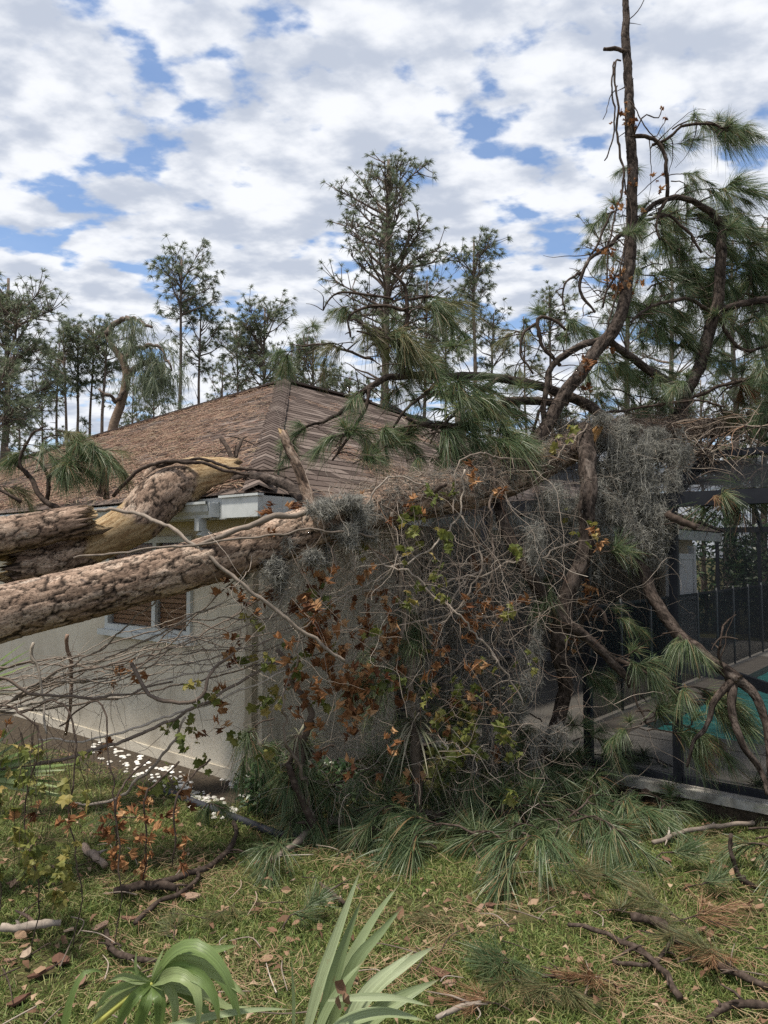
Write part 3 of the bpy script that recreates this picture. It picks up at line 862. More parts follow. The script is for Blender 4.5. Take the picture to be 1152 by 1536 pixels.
# ================================================================== bark tubes
def bark_tube(name, pts, rad, mat, parent, sides=64, seg=.012, amp=.014, cell=.075, seed=0, wood=None, jag0=0, jag1=0, stretch=.33, lump=.05, kink=0.0):
    """limb with flaking bark plates in its geometry; 'bark' attribute carries tone / crack / bare wood"""
    L0 = sum((Vector(a) - Vector(b)).length for a, b in zip(pts[:-1], pts[1:]))
    n = max(8, int(L0 / seg))
    P, Rr, L = catmull(pts, rad, n)
    if kink: P = [q + noise.noise_vector(q * 3.2 + Vector((seed, 0, 0))) * kink + noise.noise_vector(q * 9 + Vector((seed, 0, 0))) * kink * .4 for q in P]
    V = np.zeros((n * sides, 3)); A = np.zeros((n * sides, 4)); A[:, 3] = 1; Bc = np.zeros((n * sides, 3))
    t = (P[1] - P[0]).normalized()
    side = t.cross(Vector((0, 0, 1)) if abs(t.z) < .9 else Vector((1, 0, 0))).normalized()
    so_ = Vector((seed * 13.7, seed * 7.1, seed * 3.3))
    for i in range(n):
        t = (P[min(i+1, n-1)] - P[max(i-1, 0)]).normalized()
        side = (side - t * side.dot(t)).normalized(); up = side.cross(t)
        s = L * i / (n - 1); r = Rr[i]
        for k in range(sides):
            an = 6.28318530718 * k / sides
            c, sn = math.cos(an), math.sin(an)
            q = Vector((r * c, r * sn, s))
            qa = Vector((q.x, q.y, q.z * .55))
            wq = q + noise.noise_vector(qa * (1.1 / cell) + so_) * (cell * .34) + noise.noise_vector(qa * (3.5 / cell) + so_) * (cell * .16)
            dist, pts_ = noise.voronoi(Vector((wq.x / cell, wq.y / cell, wq.z / cell * stretch)) + so_)
            edge = dist[1] - dist[0]
            thin_ = .5 + .5 * noise.noise(qa * (.9 / cell) + so_ * 2)            # fissures come and go
            g = min(max((edge - .01) / (.04 + .12 * thin_), 0), 1); g = max(g, min(1.0, max(0.0, (.34 - thin_) * 6)))
            h = pts_[0]; rnd = (math.sin(h.x * 12.9898 + h.y * 78.233 + h.z * 37.719) * 43758.5453) % 1.0
            fine = noise.noise(q * 90 + so_)
            lay = .5 + .9 * noise.fractal(Vector((q.x, q.y, q.z * .30)) * (1.5 / cell) + so_, .9, 2.1, 4)
            lv_ = lay * 5 + rnd * 1.5; fl_ = math.floor(lv_); fr_ = lv_ - fl_
            st = (fl_ + min(fr_ / .12, 1.0) + .25 * fr_) / 5.0                        # ragged flake terraces
            tone = ((fl_ * 7.13 + rnd * 3.1) % 1.0)
            w = 0.0
            if wood:
                w = wood(s / L, an, q, so_)
            dis = amp * (-.62 * (1 - g) + .42 * st + .10 * fine - .2)
            rim = 1 - .55 * max(0, 1 - fr_ / .16)
            g = g * rim
            dis = dis * (1 - w) + (-.45 * amp + .25 * amp * noise.noise(q * 18 + so_)) * w
            rr = r * (1 + lump * noise.noise(Vector((q.x * 3, q.y * 3, s * 2)) + so_)) + dis
            p = P[i] + side * (rr * c) + up * (rr * sn)
            if jag0 and i == 0: p = p - t * (jag0 * abs(noise.noise(Vector((c * 2.3, sn * 2.3, seed)))) * 2.2)
            if jag1 and i == n - 1: p = p + t * (jag1 * abs(noise.noise(Vector((c * 2.3, sn * 2.3, seed + 5)))) * 2.2)
            j = i * sides + k
            V[j] = p; Bc[j] = q + so_
            A[j, 0] = .12 + .38 * rnd + .42 * tone; A[j, 1] = g; A[j, 2] = w
    ii, kk = np.meshgrid(np.arange(n - 1), np.arange(sides), indexing='ij')
    k2 = (kk + 1) % sides
    Fq = np.stack([ii*sides+kk, ii*sides+k2, (ii+1)*sides+k2, (ii+1)*sides+kk], axis=-1).reshape(-1, 4)
    # fractured ends: an inner ring and a sunken splintered heart
    extra, ef = [], []
    for (end, sgn, jag) in ((0, -1, jag0), (n - 1, 1, jag1)):
        t = (P[min(end+1, n-1)] - P[max(end-1, 0)]).normalized() * sgn
        ring = V[end*sides:(end+1)*sides]; cen = ring.mean(axis=0)
        b0 = n * sides + len(extra)
        for f_, m in ((.72, .4), (.36, -.2)):
            for k in range(sides):
                extra.append(cen + (ring[k] - cen) * f_ + np.array(t) * (jag * m + jag * .9 * noise.noise(Vector(ring[k] * 30 * f_))))
        extra.append(cen + np.array(t) * jag * .3)
        ctr = n * sides + len(extra) - 1
        for k in range(sides):
            k2_ = (k + 1) % sides
            ef += [(end*sides+k, end*sides+k2_, b0+k2_, b0+k), (b0+k, b0+k2_, b0+sides+k2_, b0+sides+k), (b0+sides+k, b0+sides+k2_, ctr, ctr)]
    V = np.concatenate([V, np.array(extra)])
    A = np.concatenate([A, np.tile([.5, 1, 1, 1], (len(extra), 1))])
    faces = [tuple(q) for q in Fq.tolist()] + [(a, b, c) if c == d else (a, b, c, d) for a, b, c, d in ef]
    o = link(name, V, faces, mat, parent, True)
    ca = o.data.color_attributes.new('bark', 'FLOAT_COLOR', 'POINT')
    ca.data.foreach_set('color', A.astype(np.float32).ravel())
    ba = o.data.attributes.new('bcoord', 'FLOAT_VECTOR', 'POINT')
    Bc = np.concatenate([Bc, V[n * sides:]])
    ba.data.foreach_set('vector', Bc.astype(np.float32).ravel())
    return o
def px_path(lst):
    """[(px, py, depth, radius in px)] -> points, radii"""
    return [W(x, y, d) for x, y, d, r in lst], [r * d / F for x, y, d, r in lst]

# ================================================================== the fallen pine
tree = thing('fallen_pine_tree', W(-560, 1080, 3.55), 'long fallen pine trunk with broken limbs lying across the pool enclosure roof', 'fallen tree')
trunk_px = [(-420, 1040, 3.62, 62), (-150, 968, 4.02, 53), (0, 921, 4.3, 47), (200, 872, 4.55, 41), (400, 814, 4.82, 38), (500, 781, 5.0, 36), (600, 754, 5.2, 34), (700, 735, 5.45, 33), (780, 708, 5.7, 31), (860, 668, 5.95, 28), (930, 650, 6.2, 24), (1010, 645, 6.5, 19), (1100, 640, 6.85, 14), (1190, 632, 7.2, 10)]
TP, TR = px_path(trunk_px)
bark_tube('trunk', TP, [r * .91 for r in TR], M['bark'], tree, 104, .0085, .0125, .066, 1, jag1=.03)
_tp = np.array([tuple(p) for p in TP]); _tx = np.array([t[0] for t in trunk_px], float)
def on_trunk(px):
    """trunk axis and radius under photo column px"""
    return Vector([float(np.interp(px, _tx, _tp[:, k])) for k in range(3)]), float(np.interp(px, _tx, TR))
big = [
 [(770, 716, 5.66, 17), (810, 655, 5.78, 15), (850, 590, 5.85, 15), (900, 520, 5.92, 14), (930, 470, 5.97, 14), (943, 400, 6.02, 13), (948, 300, 6.08, 12), (945, 180, 6.12, 11), (940, 90, 6.15, 9.5), (938, 2, 6.18, 7)],
 [(1000, 690, 6.45, 14), (1020, 622, 6.42, 15), (1048, 555, 6.4, 14), (1066, 490, 6.38, 13), (1080, 420, 6.35, 12), (1086, 338, 6.32, 11)],
 [(872, 645, 5.9, 18), (882, 690, 5.62, 18), (882, 760, 5.52, 17), (872, 840, 5.5, 16), (850, 900, 5.5, 16), (838, 960, 5.52, 17), (845, 1040, 5.6, 14), (832, 1100, 5.65, 13), (800, 1145, 5.7, 12), (750, 1183, 5.75, 10)],
 [(745, 745, 5.5, 13), (765, 810, 5.42, 12), (795, 865, 5.42, 12), (838, 925, 5.46, 12), (880, 955, 5.5, 10), (915, 985, 5.5, 9), (945, 1032, 5.5, 6)],
 [(945, 690, 6.05, 13), (958, 800, 5.85, 12), (972, 880, 5.66, 12), (1010, 940, 5.48, 12), (1060, 985, 5.30, 12), (1106, 1017, 5.18, 13)],
 [(1106, 1017, 5.18, 12), (1132, 1042, 5.12, 9), (1146, 1090, 5.08, 8), (1153, 1150, 5.05, 7), (1165, 1200, 5.05, 6)],
 [(1106, 1017, 5.18, 11), (1097, 1060, 5.14, 8), (1110, 1112, 5.1, 7), (1138, 1150, 5.08, 6), (1150, 1190, 5.05, 5)],
 [(1100, 1016, 5.18, 8), (1076, 1045, 5.16, 7), (1064, 1082, 5.14, 5), (1040, 1110, 5.1, 4), (1030, 1150, 5.1, 3)],
 [(466, 765, 4.94, 14), (452, 712, 4.95, 11), (436, 676, 4.95, 10), (424, 650, 4.95, 9)],
 [(925, 640, 6.15, 12), (880, 609, 6.05, 11), (800, 577, 5.95, 10), (750, 566, 5.9, 9.5), (690, 563, 5.85, 8.5), (600, 563, 5.75, 7.5), (552, 580, 5.7, 6.5), (520, 612, 5.65, 5), (490, 630, 5.62, 4), (458, 638, 5.6, 3)],
 [(1030, 605, 6.42, 10), (1008, 580, 6.35, 10), (962, 545, 6.25, 9), (915, 512, 6.02, 8)],
 [(850, 603, 5.9, 9), (780, 601, 5.8, 9), (735, 616, 5.72, 9), (706, 636, 5.66, 8), (650, 640, 5.6, 6), (610, 628, 5.55, 4)],
 [(1180, 440, 6.3, 9), (1130, 452, 6.34, 8), (1078, 464, 6.38, 7)],
 [(905, 508, 5.95, 8), (865, 520, 5.9, 8), (830, 545, 5.85, 7), (820, 590, 5.82, 6), (814, 650, 5.8, 5)],
 [(1086, 340, 6.32, 10), (1062, 313, 6.3, 7.5), (1022, 298, 6.26, 6), (985, 305, 6.2, 5.5), (955, 335, 6.14, 5), (920, 365, 6.05, 4.6), (888, 382, 6.0, 4), (872, 410, 5.95, 4), (869, 440, 5.92, 3.5), (890, 468, 5.9, 2.5)],
 [(345, 722, 6.05, 11), (372, 712, 5.85, 10), (410, 718, 5.5, 10), (442, 736, 5.2, 11), (462, 758, 4.98, 11)],
]
for i, b in enumerate(big):
    p, r = px_path(b)
    r = [x * (.68 if i in (0, 1, 9, 10, 11, 12, 13, 14) else .74) for x in r]
    rmax = max(r)
    dark = i not in (8,)
    bark_tube('limb', p, r, M['bark_dark'] if dark else M['bark'], tree, 28 if rmax > .055 else 16, .014 if rmax > .055 else .022, .0085 if rmax > .055 else .005, .045, 20 + i, jag1=.05 if i in (0, 8) else .01, lump=.12, kink=.018 if i in (0, 8) else .028)
# thinner limbs and twigs
thin = [
 [(905, 72, 6.15, 3.5), (920, 73, 6.15, 4.5), (942, 80, 6.15, 5)],
 [(603, 560, 5.75, 6), (599, 525, 5.72, 5.5), (608, 491, 5.72, 5), (610, 442, 5.7, 4), (599, 418, 5.68, 3), (582, 409, 5.66, 2)],
 [(608, 466, 5.7, 4), (582, 460, 5.68, 3.5), (547, 463, 5.66, 3), (523, 477, 5.64, 2.5), (525, 508, 5.62, 2)],
 [(589, 449, 5.7, 3), (554, 442, 5.7, 2.6), (519, 439, 5.7, 2.4), (499, 446, 5.7, 2), (485, 466, 5.7, 1.5)],
 [(560, 540, 5.7, 3), (509, 522, 5.66, 2.6), (485, 515, 5.66, 2.2), (462, 519, 5.66, 1.5)],
 [(610, 450, 5.7, 3), (658, 446, 5.75, 3), (679, 470, 5.75, 3), (677, 512, 5.74, 2.5), (668, 530, 5.72, 2)],
 [(750, 566, 5.9, 4), (720, 590, 5.8, 3.5), (690, 612, 5.7, 3), (660, 640, 5.6, 2.5), (645, 665, 5.55, 2)],
 [(660, 566, 5.8, 4), (640, 590, 5.7, 3.5), (610, 612, 5.6, 3), (590, 640, 5.6, 2.5)],
 [(555, 580, 5.7, 4), (545, 620, 5.66, 3.5), (520, 660, 5.64, 3), (498, 692, 5.62, 2)],
 [(1068, 470, 6.38, 4.5), (1038, 450, 6.3, 4), (1012, 450, 6.25, 3.5), (974, 461, 6.15, 3), (945, 484, 6.0, 2.5)],
 [(1074, 470, 6.38, 4), (1096, 510, 6.4, 4), (1122, 526, 6.4, 3.5), (1160, 515, 6.4, 3)],
 [(1030, 600, 6.4, 4), (1080, 580, 6.3, 3.5), (1120, 570, 6.2, 3), (1160, 560, 6.2, 3)],
 [(948, 205, 6.1, 4), (972, 204, 6.08, 4.5), (992, 222, 6.06, 4), (1000, 255, 6.05, 4), (1002, 295, 6.1, 4)],
 [(980, 217, 6.07, 3), (1008, 202, 6.05, 3.2), (1030, 186, 6.02, 3), (1060, 186, 6.0, 2.6), (1092, 196, 6.0, 2)],
 [(955, 335, 6.14, 4), (1000, 325, 6.2, 3), (1030, 345, 6.2, 3), (1050, 380, 6.2, 2.5)],
 [(1000, 300, 6.2, 4), (985, 330, 6.15, 3), (990, 360, 6.12, 2)],
 [(888, 382, 6.0, 2.6), (902, 350, 6.0, 2.6), (916, 318, 6.0, 2)],
 [(872, 410, 5.95, 2.4), (850, 420, 5.9, 2.2), (843, 440, 5.9, 1.8), (848, 470, 5.88, 1.5)],
 [(940, 400, 6.02, 2.6), (912, 430, 5.95, 2.4), (905, 460, 5.95, 2)],
 [(840, 548, 5.86, 4), (815, 520, 5.85, 4), (806, 482, 5.85, 4), (826, 478, 5.85, 3.5), (850, 496, 5.85, 3)],
 [(806, 484, 5.85, 3), (786, 500, 5.83, 3), (782, 530, 5.82, 2.5), (800, 560, 5.82, 2)],
 [(818, 600, 5.82, 3), (800, 640, 5.8, 3), (792, 660, 5.78, 2.5)],
 [(900, 620, 6.1, 3), (960, 612, 6.0, 2.6), (1040, 600, 5.95, 2.4), (1090, 610, 5.9, 2)],
 [(1000, 770, 5.6, 8), (1020, 780, 5.55, 8), (1045, 792, 5.5, 6)],
 [(1000, 745, 6.0, 5), (1030, 700, 6.0, 4), (1070, 660, 5.9, 3)],
 [(870, 945, 5.66, 6), (900, 975, 5.6, 5), (950, 1000, 5.5, 4), (1000, 1030, 5.4, 3.2), (1050, 1060, 5.3, 2.6)],
 [(950, 1000, 5.5, 2.4), (952, 1040, 5.45, 2.2), (968, 1085, 5.4, 2)],
 [(1090, 1020, 5.2, 3), (1080, 985, 5.15, 2.5), (1085, 940, 5.15, 2)],
 [(870, 945, 5.66, 5), (880, 925, 5.6, 5), (900, 912, 5.55, 4), (908, 935, 5.5, 3)],
 [(640, 760, 5.2, 5), (655, 735, 5.1, 5), (672, 728, 5.05, 4)],
 [(330, 655, 6.3, 4), (345, 680, 6.15, 5), (350, 700, 6.05, 6)],
 [(362, 658, 6.3, 3), (355, 680, 6.2, 4), (348, 708, 6.05, 5)],
 [(1120, 620, 6.4, 6), (1152, 630, 6.3, 6), (1190, 640, 6.3, 6)],
]
M['twig_dark'] = M['twig']
def twig_part(path, parent, name='branch', n=None, sides=7, mat=None, jit=.012):
    p, r = px_path(path) if len(path[0]) == 4 else path
    L0 = sum((a - b).length for a, b in zip(p[:-1], p[1:]))
    n = n or max(8, int(L0 / .035))
    P, Rr, _ = catmull(p, r, n)
    sd = random.random() * 99
    P = [q + noise.noise_vector(q * 7 + Vector((sd, 0, 0))) * jit * 1.5 + noise.noise_vector(q * 24 + Vector((sd, 0, 0))) * jit * .7 for q in P]
    Rr = [a * (1 + .22 * noise.noise(q * 25)) for a, q in zip(Rr, P)]
    mb = MB(); mb.tube(P, Rr, sides)
    # knobbly scars
    return mb.build(name, mat or M['twig'], parent, True), P
twig_pts = []
for t in thin:
    o, P = twig_part([(x, y, d, r * .74) for x, y, d, r in t], tree)
    twig_pts += P[::2]
# side twigs growing from the thick and thin limbs (fine sprays)
def spray(starts, count, seed, lmin, lmax, rad, updrift, name, parent, mat):
    rng = random.Random(seed); mb = MB(); tips = []
    for _ in range(count):
        p = rng.choice(starts).copy()
        d = Vector((rng.gauss(0, 1), rng.gauss(0, .6), rng.gauss(updrift, .7))).normalized()
        L = rng.uniform(lmin, lmax); k = max(4, int(L / .04)); pts = [p.copy()]
        bend = Vector((rng.gauss(0, .3), rng.gauss(0, .3), rng.gauss(-.25, .25)))
        for i in range(k):
            d = (d + bend * .22 + Vector((rng.gauss(0, .12), rng.gauss(0, .12), rng.gauss(0, .12)))).normalized()
            p = p + d * (L / k); pts.append(p.copy())
        mb.tube(pts, [rad * (1 - .7 * i / k) for i in range(k + 1)], 4, False)
        tips.append((pts[-1], d))
    o = mb.build(name, mat, parent, True); tag(o, kind='stuff')
    return tips
starts = twig_pts[:]
for i, b in enumerate(big[:15]):
    if i in (4, 5, 6, 7, 8): continue
    p, r = px_path(b); q, _, _ = catmull(p, r, 24); starts += q[4:]
tips = spray(starts, 210, 5, .12, .55, .0050, .1, 'twigs', tree, M['twig'])
spray(starts, 260, 6, .04, .16, .0075, .25, 'broken_twigs', tree, M['twig'])
nest = [W(random.uniform(960, 1160), random.uniform(625, 760), random.uniform(5.9, 6.5)) for _ in range(60)]
spray(nest, 420, 15, .15, .6, .0042, .0, 'dead_twigs', tree, M['litter'])
spray(nest, 160, 16, .15, .5, .0055, .1, 'dead_twigs', tree, M['twig'])

# ------------------------------------------------------------------ needle boughs
def bough_mesh(seed, n=260, twig=.34, L=(.20, .30), droop=.55, spread=.75, elev=.15, sag=.9, mats=None, width=.0030, flat=False, subs=4):
    """one bough: a forked twig along +X, each fork ending in a ragged tuft of long needles"""
    rng = np.random.default_rng(seed)
    Ps, Ds, Ls, Dr = [], [], [], []
    mb = MB()
    def main(t): return np.array([t * twig, .03 * math.sin(t * 4 + seed), elev * twig * t * 2 - sag * twig * t * t * .6])
    q = [Vector(main(t)) for t in np.linspace(-.2, 1, 8)]
    q = [p + noise.noise_vector(p * 30 + Vector((seed, 0, 0))) * .012 for p in q]
    mb.tube(q, [.0065 - .0004 * i for i in range(8)], 5, False)
    for k in range(subs):
        t0 = 1.0 if k == 0 else rng.uniform(.25, .95)
        p0 = main(t0); tg = unit(main(t0 + .02) - main(t0 - .02))
        d = tg if k == 0 else unit(tg * .8 + rng.normal(0, .75, 3) * np.array([.6, 1, .55]))
        if flat: d[2] = abs(d[2]) * .2; d = unit(d)
        l_ = rng.uniform(.05, .16) * (twig / .22); e = p0 + d * l_ + np.array([0, 0, -.15 * l_])
        mb.tube([Vector(p0), Vector((p0 + e) / 2 + rng.normal(0, .006, 3)), Vector(e)], [.0045, .0038, .003], 4, False)
        m = int(n / subs * rng.uniform(.6, 1.4)); t = rng.beta(2.0, 1.0, m)
        P = p0 + (e - p0) * t[:, None]
        T = np.tile(d, (m, 1)); rad = rand_side(T, rng)
        sp_ = spread * rng.uniform(.55, 1.35)
        D = unit(T * rng.uniform(.3, 1.3, m)[:, None] + rad * sp_ * rng.uniform(.2, 1.2, m)[:, None] + (np.array([0, 0, -.15]) if not flat else np.zeros(3)))
        Ps.append(P); Ds.append(D); Ls.append(rng.uniform(L[0], L[1], m) * rng.uniform(.75, 1.1) * np.where(rng.random(m) < .12, .55, 1)); Dr.append(np.full(m, droop * rng.uniform(.35, 1.25)) * rng.uniform(.5, 1.4, m))
    P, D, Ln, dr = np.concatenate(Ps), np.concatenate(Ds), np.concatenate(Ls)[:, None], np.concatenate(Dr)
    m = len(P); K = 5
    tt = np.linspace(0, 1, K)[None, :, None]
    kink = rng.normal(0, .06, (m, 3)) * np.where(rng.random(m) < .35, 2.5, .5)[:, None]
    C = P[:, None, :] + D[:, None, :] * Ln[:, None, :] * tt + (np.array([0, 0, -1.0]) * dr[:, None] + kink)[:, None, :] * Ln[:, None, :] * tt ** 2
    if flat:
        C[..., 2] = np.maximum(C[..., 2], .012 + rng.uniform(0, .05, m)[:, None])
    V1, F1 = ribbons(C, np.array([1, 1, .95, .75, .35]) * width, rand_side(D, rng))
    V, Fq, idx = join([(V1, F1), (np.array(mb.v), np.array(mb.f))])
    me = np_mesh('bough', V, Fq)
    for m_ in (mats or [M['needle'], M['twig']]): me.materials.append(m_)
    me.polygons.foreach_set('material_index', idx.astype(np.int32))
    return me
HANG = [bough_mesh(100 + i, 420, .22 + .03 * (i % 3), (.15, .25), .62, .62, .12, .7) for i in range(9)]
TUFT = [bough_mesh(120 + i, 320, .13, (.15, .23), .30, .95, .35, .3) for i in range(5)]
DULL = [bough_mesh(130 + i, 360, .22, (.16, .25), .7, .55, .1, .8, [M['needle_dull'], M['twig']]) for i in range(3)]
BROWN = [bough_mesh(140 + i, 300, .18, (.14, .24), .8, .5, .1, .9, [M['needle_brown'], M['twig']]) for i in range(3)]
FLAT = [bough_mesh(150 + i, 360, .20, (.15, .26), .12, .95, .25, .5, flat=True) for i in range(5)]
FLATB = [bough_mesh(160 + i, 240, .24, (.16, .26), .10, .7, .2, .5, [M['needle_brown'], M['twig']], flat=True) for i in range(2)]
FLATD = [bough_mesh(170 + i, 300, .26, (.18, .28), .10, .8, .2, .5, [M['needle_dull'], M['twig']], flat=True) for i in range(2)]
for L_ in (HANG, TUFT, DULL, BROWN, FLAT, FLATB, FLATD):
    for m_ in L_: m_.name = 'needle_bough'
def bough(px, py, d, az, pool, sc=1.0, tilt=0.0, parent=tree, name='needle_bough'):
    """az: direction the bough points, degrees, 0 = to the right of the picture, 90 = away"""
    p = W(px, py, d)
    return inst(name, random.choice(pool), p, (random.uniform(-.35, .35), -tilt + random.uniform(-.2, .2), R(az + random.uniform(-18, 18))), sc * random.uniform(.88, 1.12), parent)
hang = [
 # top right sweep
 (1022, 192, 6.02, -20, 'H', 1.0), (1045, 186, 6.0, 10, 'H', 1.05), (1066, 188, 6.0, 0, 'H', 1.0), (1088, 195, 6.0, -10, 'H', .95), (1005, 215, 6.05, 0, 'H', .85), (990, 222, 6.06, 40, 'T', .8),
 (1000, 262, 6.05, -30, 'H', .9), (1010, 272, 6.1, 20, 'H', 1.0), (1035, 285, 6.2, 0, 'H', 1.0), (1055, 300, 6.25, -10, 'H', 1.05), (1075, 315, 6.25, 10, 'H', 1.0), (950, 255, 6.1, 200, 'H', .6),
 # thick mass between the two uprights
 (960, 340, 6.2, 30, 'H', 1.15), (975, 355, 6.3, 10, 'H', 1.15), (1000, 345, 6.3, -10, 'H', 1.1), (1020, 360, 6.35, 0, 'H', 1.15), (1045, 365, 6.35, 20, 'H', 1.1), (985, 395, 6.3, 180, 'H', 1.0), (1005, 400, 6.3, 0, 'H', 1.15), (1030, 405, 6.35, 10, 'H', 1.15), (1050, 420, 6.3, -20, 'H', 1.0), (965, 410, 6.25, 10, 'H', 1.0), (1000, 440, 6.3, 5, 'H', 1.1), (1025, 450, 6.3, 0, 'H', 1.0), (975, 455, 6.2, -10, 'H', .95),
 (1100, 355, 6.5, 20, 'H', 1.1), (1120, 365, 6.5, 0, 'H', 1.15), (1145, 375, 6.5, -20, 'H', 1.15), (1105, 400, 6.5, 10, 'H', 1.1), (1130, 410, 6.5, 0, 'H', 1.1), (1155, 420, 6.5, 180, 'H', 1.0), (1110, 440, 6.5, 20, 'H', 1.0), (1140, 345, 6.6, 0, 'B', .7), (1130, 470, 6.5, 0, 'H', 1.0), (1100, 490, 6.5, 0, 'H', .9),
 (893, 440, 6.0, 0, 'H', .9), (900, 452, 6.0, 10, 'H', .9), (885, 470, 5.95, -20, 'H', .8), (945, 490, 6.05, 0, 'T', .9), (965, 500, 6.1, 0, 'H', 1.0), (985, 495, 6.15, 10, 'H', .95), (950, 520, 6.1, 0, 'T', .95), (1000, 520, 6.2, 0, 'H', .9),
 (815, 490, 5.85, 200, 'T', .8), (830, 480, 5.85, 0, 'H', .9), (850, 498, 5.85, 20, 'H', .9), (865, 530, 5.9, 0, 'H', 1.0), (845, 545, 5.88, -10, 'H', 1.0), (800, 505, 5.85, 180, 'D', .8), (880, 560, 5.95, 0, 'H', 1.1), (905, 575, 6.0, 0, 'T', 1.0), (925, 585, 6.1, 10, 'H', 1.1), (945, 560, 6.15, 0, 'H', 1.0), (870, 590, 5.95, 0, 'H', .9), (960, 590, 6.2, 0, 'H', 1.0), (790, 540, 5.84, 200, 'D', .8),
 # middle: over the roof
 (612, 462, 5.7, 0, 'H', 1.05), (622, 470, 5.7, -10, 'D', 1.05), (640, 480, 5.7, 0, 'H', .9), (530, 485, 5.65, 20, 'D', 1.0), (545, 500, 5.66, 0, 'D', 1.1), (565, 505, 5.68, 10, 'H', 1.0), (555, 525, 5.68, 0, 'D', 1.1), (585, 520, 5.7, 0, 'H', 1.0), (520, 515, 5.66, 180, 'D', .9), (575, 545, 5.7, 10, 'D', 1.0), (610, 545, 5.72, 0, 'H', .9),
 (655, 585, 5.65, 0, 'H', 1.1), (670, 580, 5.66, 10, 'H', 1.15), (690, 590, 5.68, 0, 'D', 1.1), (705, 605, 5.7, 10, 'H', 1.05), (640, 600, 5.62, -20, 'H', 1.0),
 (520, 640, 5.62, 0, 'H', .9), (535, 650, 5.62, 180, 'H', .85), (555, 655, 5.62, 0, 'H', 1.0), (510, 665, 5.6, 0, 'T', .8), (580, 655, 5.6, 10, 'H', 1.0), (600, 660, 5.6, 0, 'T', 1.0), (620, 640, 5.58, 0, 'H', 1.1), (640, 650, 5.56, 0, 'H', 1.15), (660, 645, 5.58, 10, 'H', 1.15), (680, 650, 5.6, 0, 'T', 1.15), (700, 655, 5.62, 20, 'H', 1.1), (720, 650, 5.66, 0, 'H', 1.0), (570, 680, 5.58, 0, 'T', .9), (615, 685, 5.56, 0, 'H', .95), (650, 685, 5.56, 20, 'T', 1.0), (690, 690, 5.6, 0, 'H', .95), (735, 670, 5.7, 0, 'H', .9), (530, 690, 5.6, 0, 'T', .8),
 # right side low
 (1085, 590, 6.2, 0, 'H', 1.0), (1110, 600, 6.2, 0, 'D', 1.0), (1070, 620, 6.1, 0, 'D', 1.0), (1100, 640, 6.0, 0, 'H', 1.1), (1125, 660, 5.9, 0, 'H', 1.2), (1085, 680, 5.9, 0, 'H', 1.1), (1105, 700, 5.8, -20, 'H', 1.2), (1135, 710, 5.8, 0, 'H', 1.2), (1120, 640, 5.9, 0, 'B', .9), (1085, 690, 5.8, 0, 'B', .8), (1060, 745, 5.6, -20, 'B', .8), (1065, 755, 5.58, 10, 'H', 1.0), (1155, 680, 5.8, 180, 'H', 1.2), (1150, 760, 5.7, 180, 'H', 1.1), (1110, 560, 6.3, 0, 'D', 1.0), (1060, 540, 6.4, 0, 'H', .8),
 (1090, 585, 5.9, 0, 'B', .6), (1145, 590, 6.2, 0, 'H', 1.0),
 # hanging low in front of the enclosure
 (925, 985, 5.55, -20, 'H', 1.0), (940, 995, 5.5, 0, 'H', .9), (1000, 1035, 5.4, 0, 'H', 1.1), (1015, 1042, 5.35, 0, 'D', 1.1), (1035, 1055, 5.3, 10, 'H', 1.1), (970, 1085, 5.4, 0, 'T', 1.0), (985, 1095, 5.4, 0, 'H', 1.0), (1012, 1085, 5.35, 0, 'H', 1.1), (1020, 1110, 5.3, 0, 'B', .9), (960, 1090, 5.42, 180, 'H', .8), (860, 1010, 5.75, 0, 'H', .9), (845, 1090, 5.8, 0, 'T', 1.0), (870, 1110, 5.8, 0, 'H', 1.0), (815, 1130, 5.8, 180, 'H', 1.0),
]
pools = {'H': HANG, 'T': TUFT, 'D': DULL, 'B': BROWN}
dense = [h_ for h_ in hang if h_[0] > 940 and 320 < h_[1] < 600]
for (x, y, d, az, k, sc) in dense[::2]:
    bough(x + random.uniform(-26, 26), y + random.uniform(-22, 22), max(d, 6.3) + random.uniform(.3, 1.0), az + random.uniform(-40, 40), pools[k], sc * 1.15, random.uniform(-.1, .4))
for (x, y, d, az, k, sc) in hang:
    bough(x + random.uniform(-4, 4), y + random.uniform(-4, 4), (d if y > 700 or x < 760 else max(d, 6.15) + .28) + random.uniform(-.08, .08), az, pools[k], sc * random.uniform(.85, 1.1), random.uniform(-.2, .35))
# extra needles at the ends of the fine sprays
for (p, d) in random.sample(tips, 46):
    inst('needle_bough', random.choice(TUFT + HANG), p, (0, random.uniform(-.2, .4), math.atan2(d.y, d.x)), random.uniform(.55, .85), tree)
# splintered wood where a limb tore off the trunk
sp = MB()
for k in range(9):
    a = W(884 + random.uniform(-8, 8), 662, 5.85 + random.uniform(-.04, .04)); b = W(903 + random.uniform(-9, 7), 632 + random.uniform(-6, 10), 5.84 + random.uniform(-.04, .04))
    sp.tube([a, a.lerp(b, .5), b], [.022, .018, .003], 5)
M['split'] = m_noise('split_wood', [(.3, (.24, .12, .04)), (.7, (.46, .27, .11))], 40, .8, stretch=(1, 1, .2))
sp.build('splintered_stub', M['split'], tree)

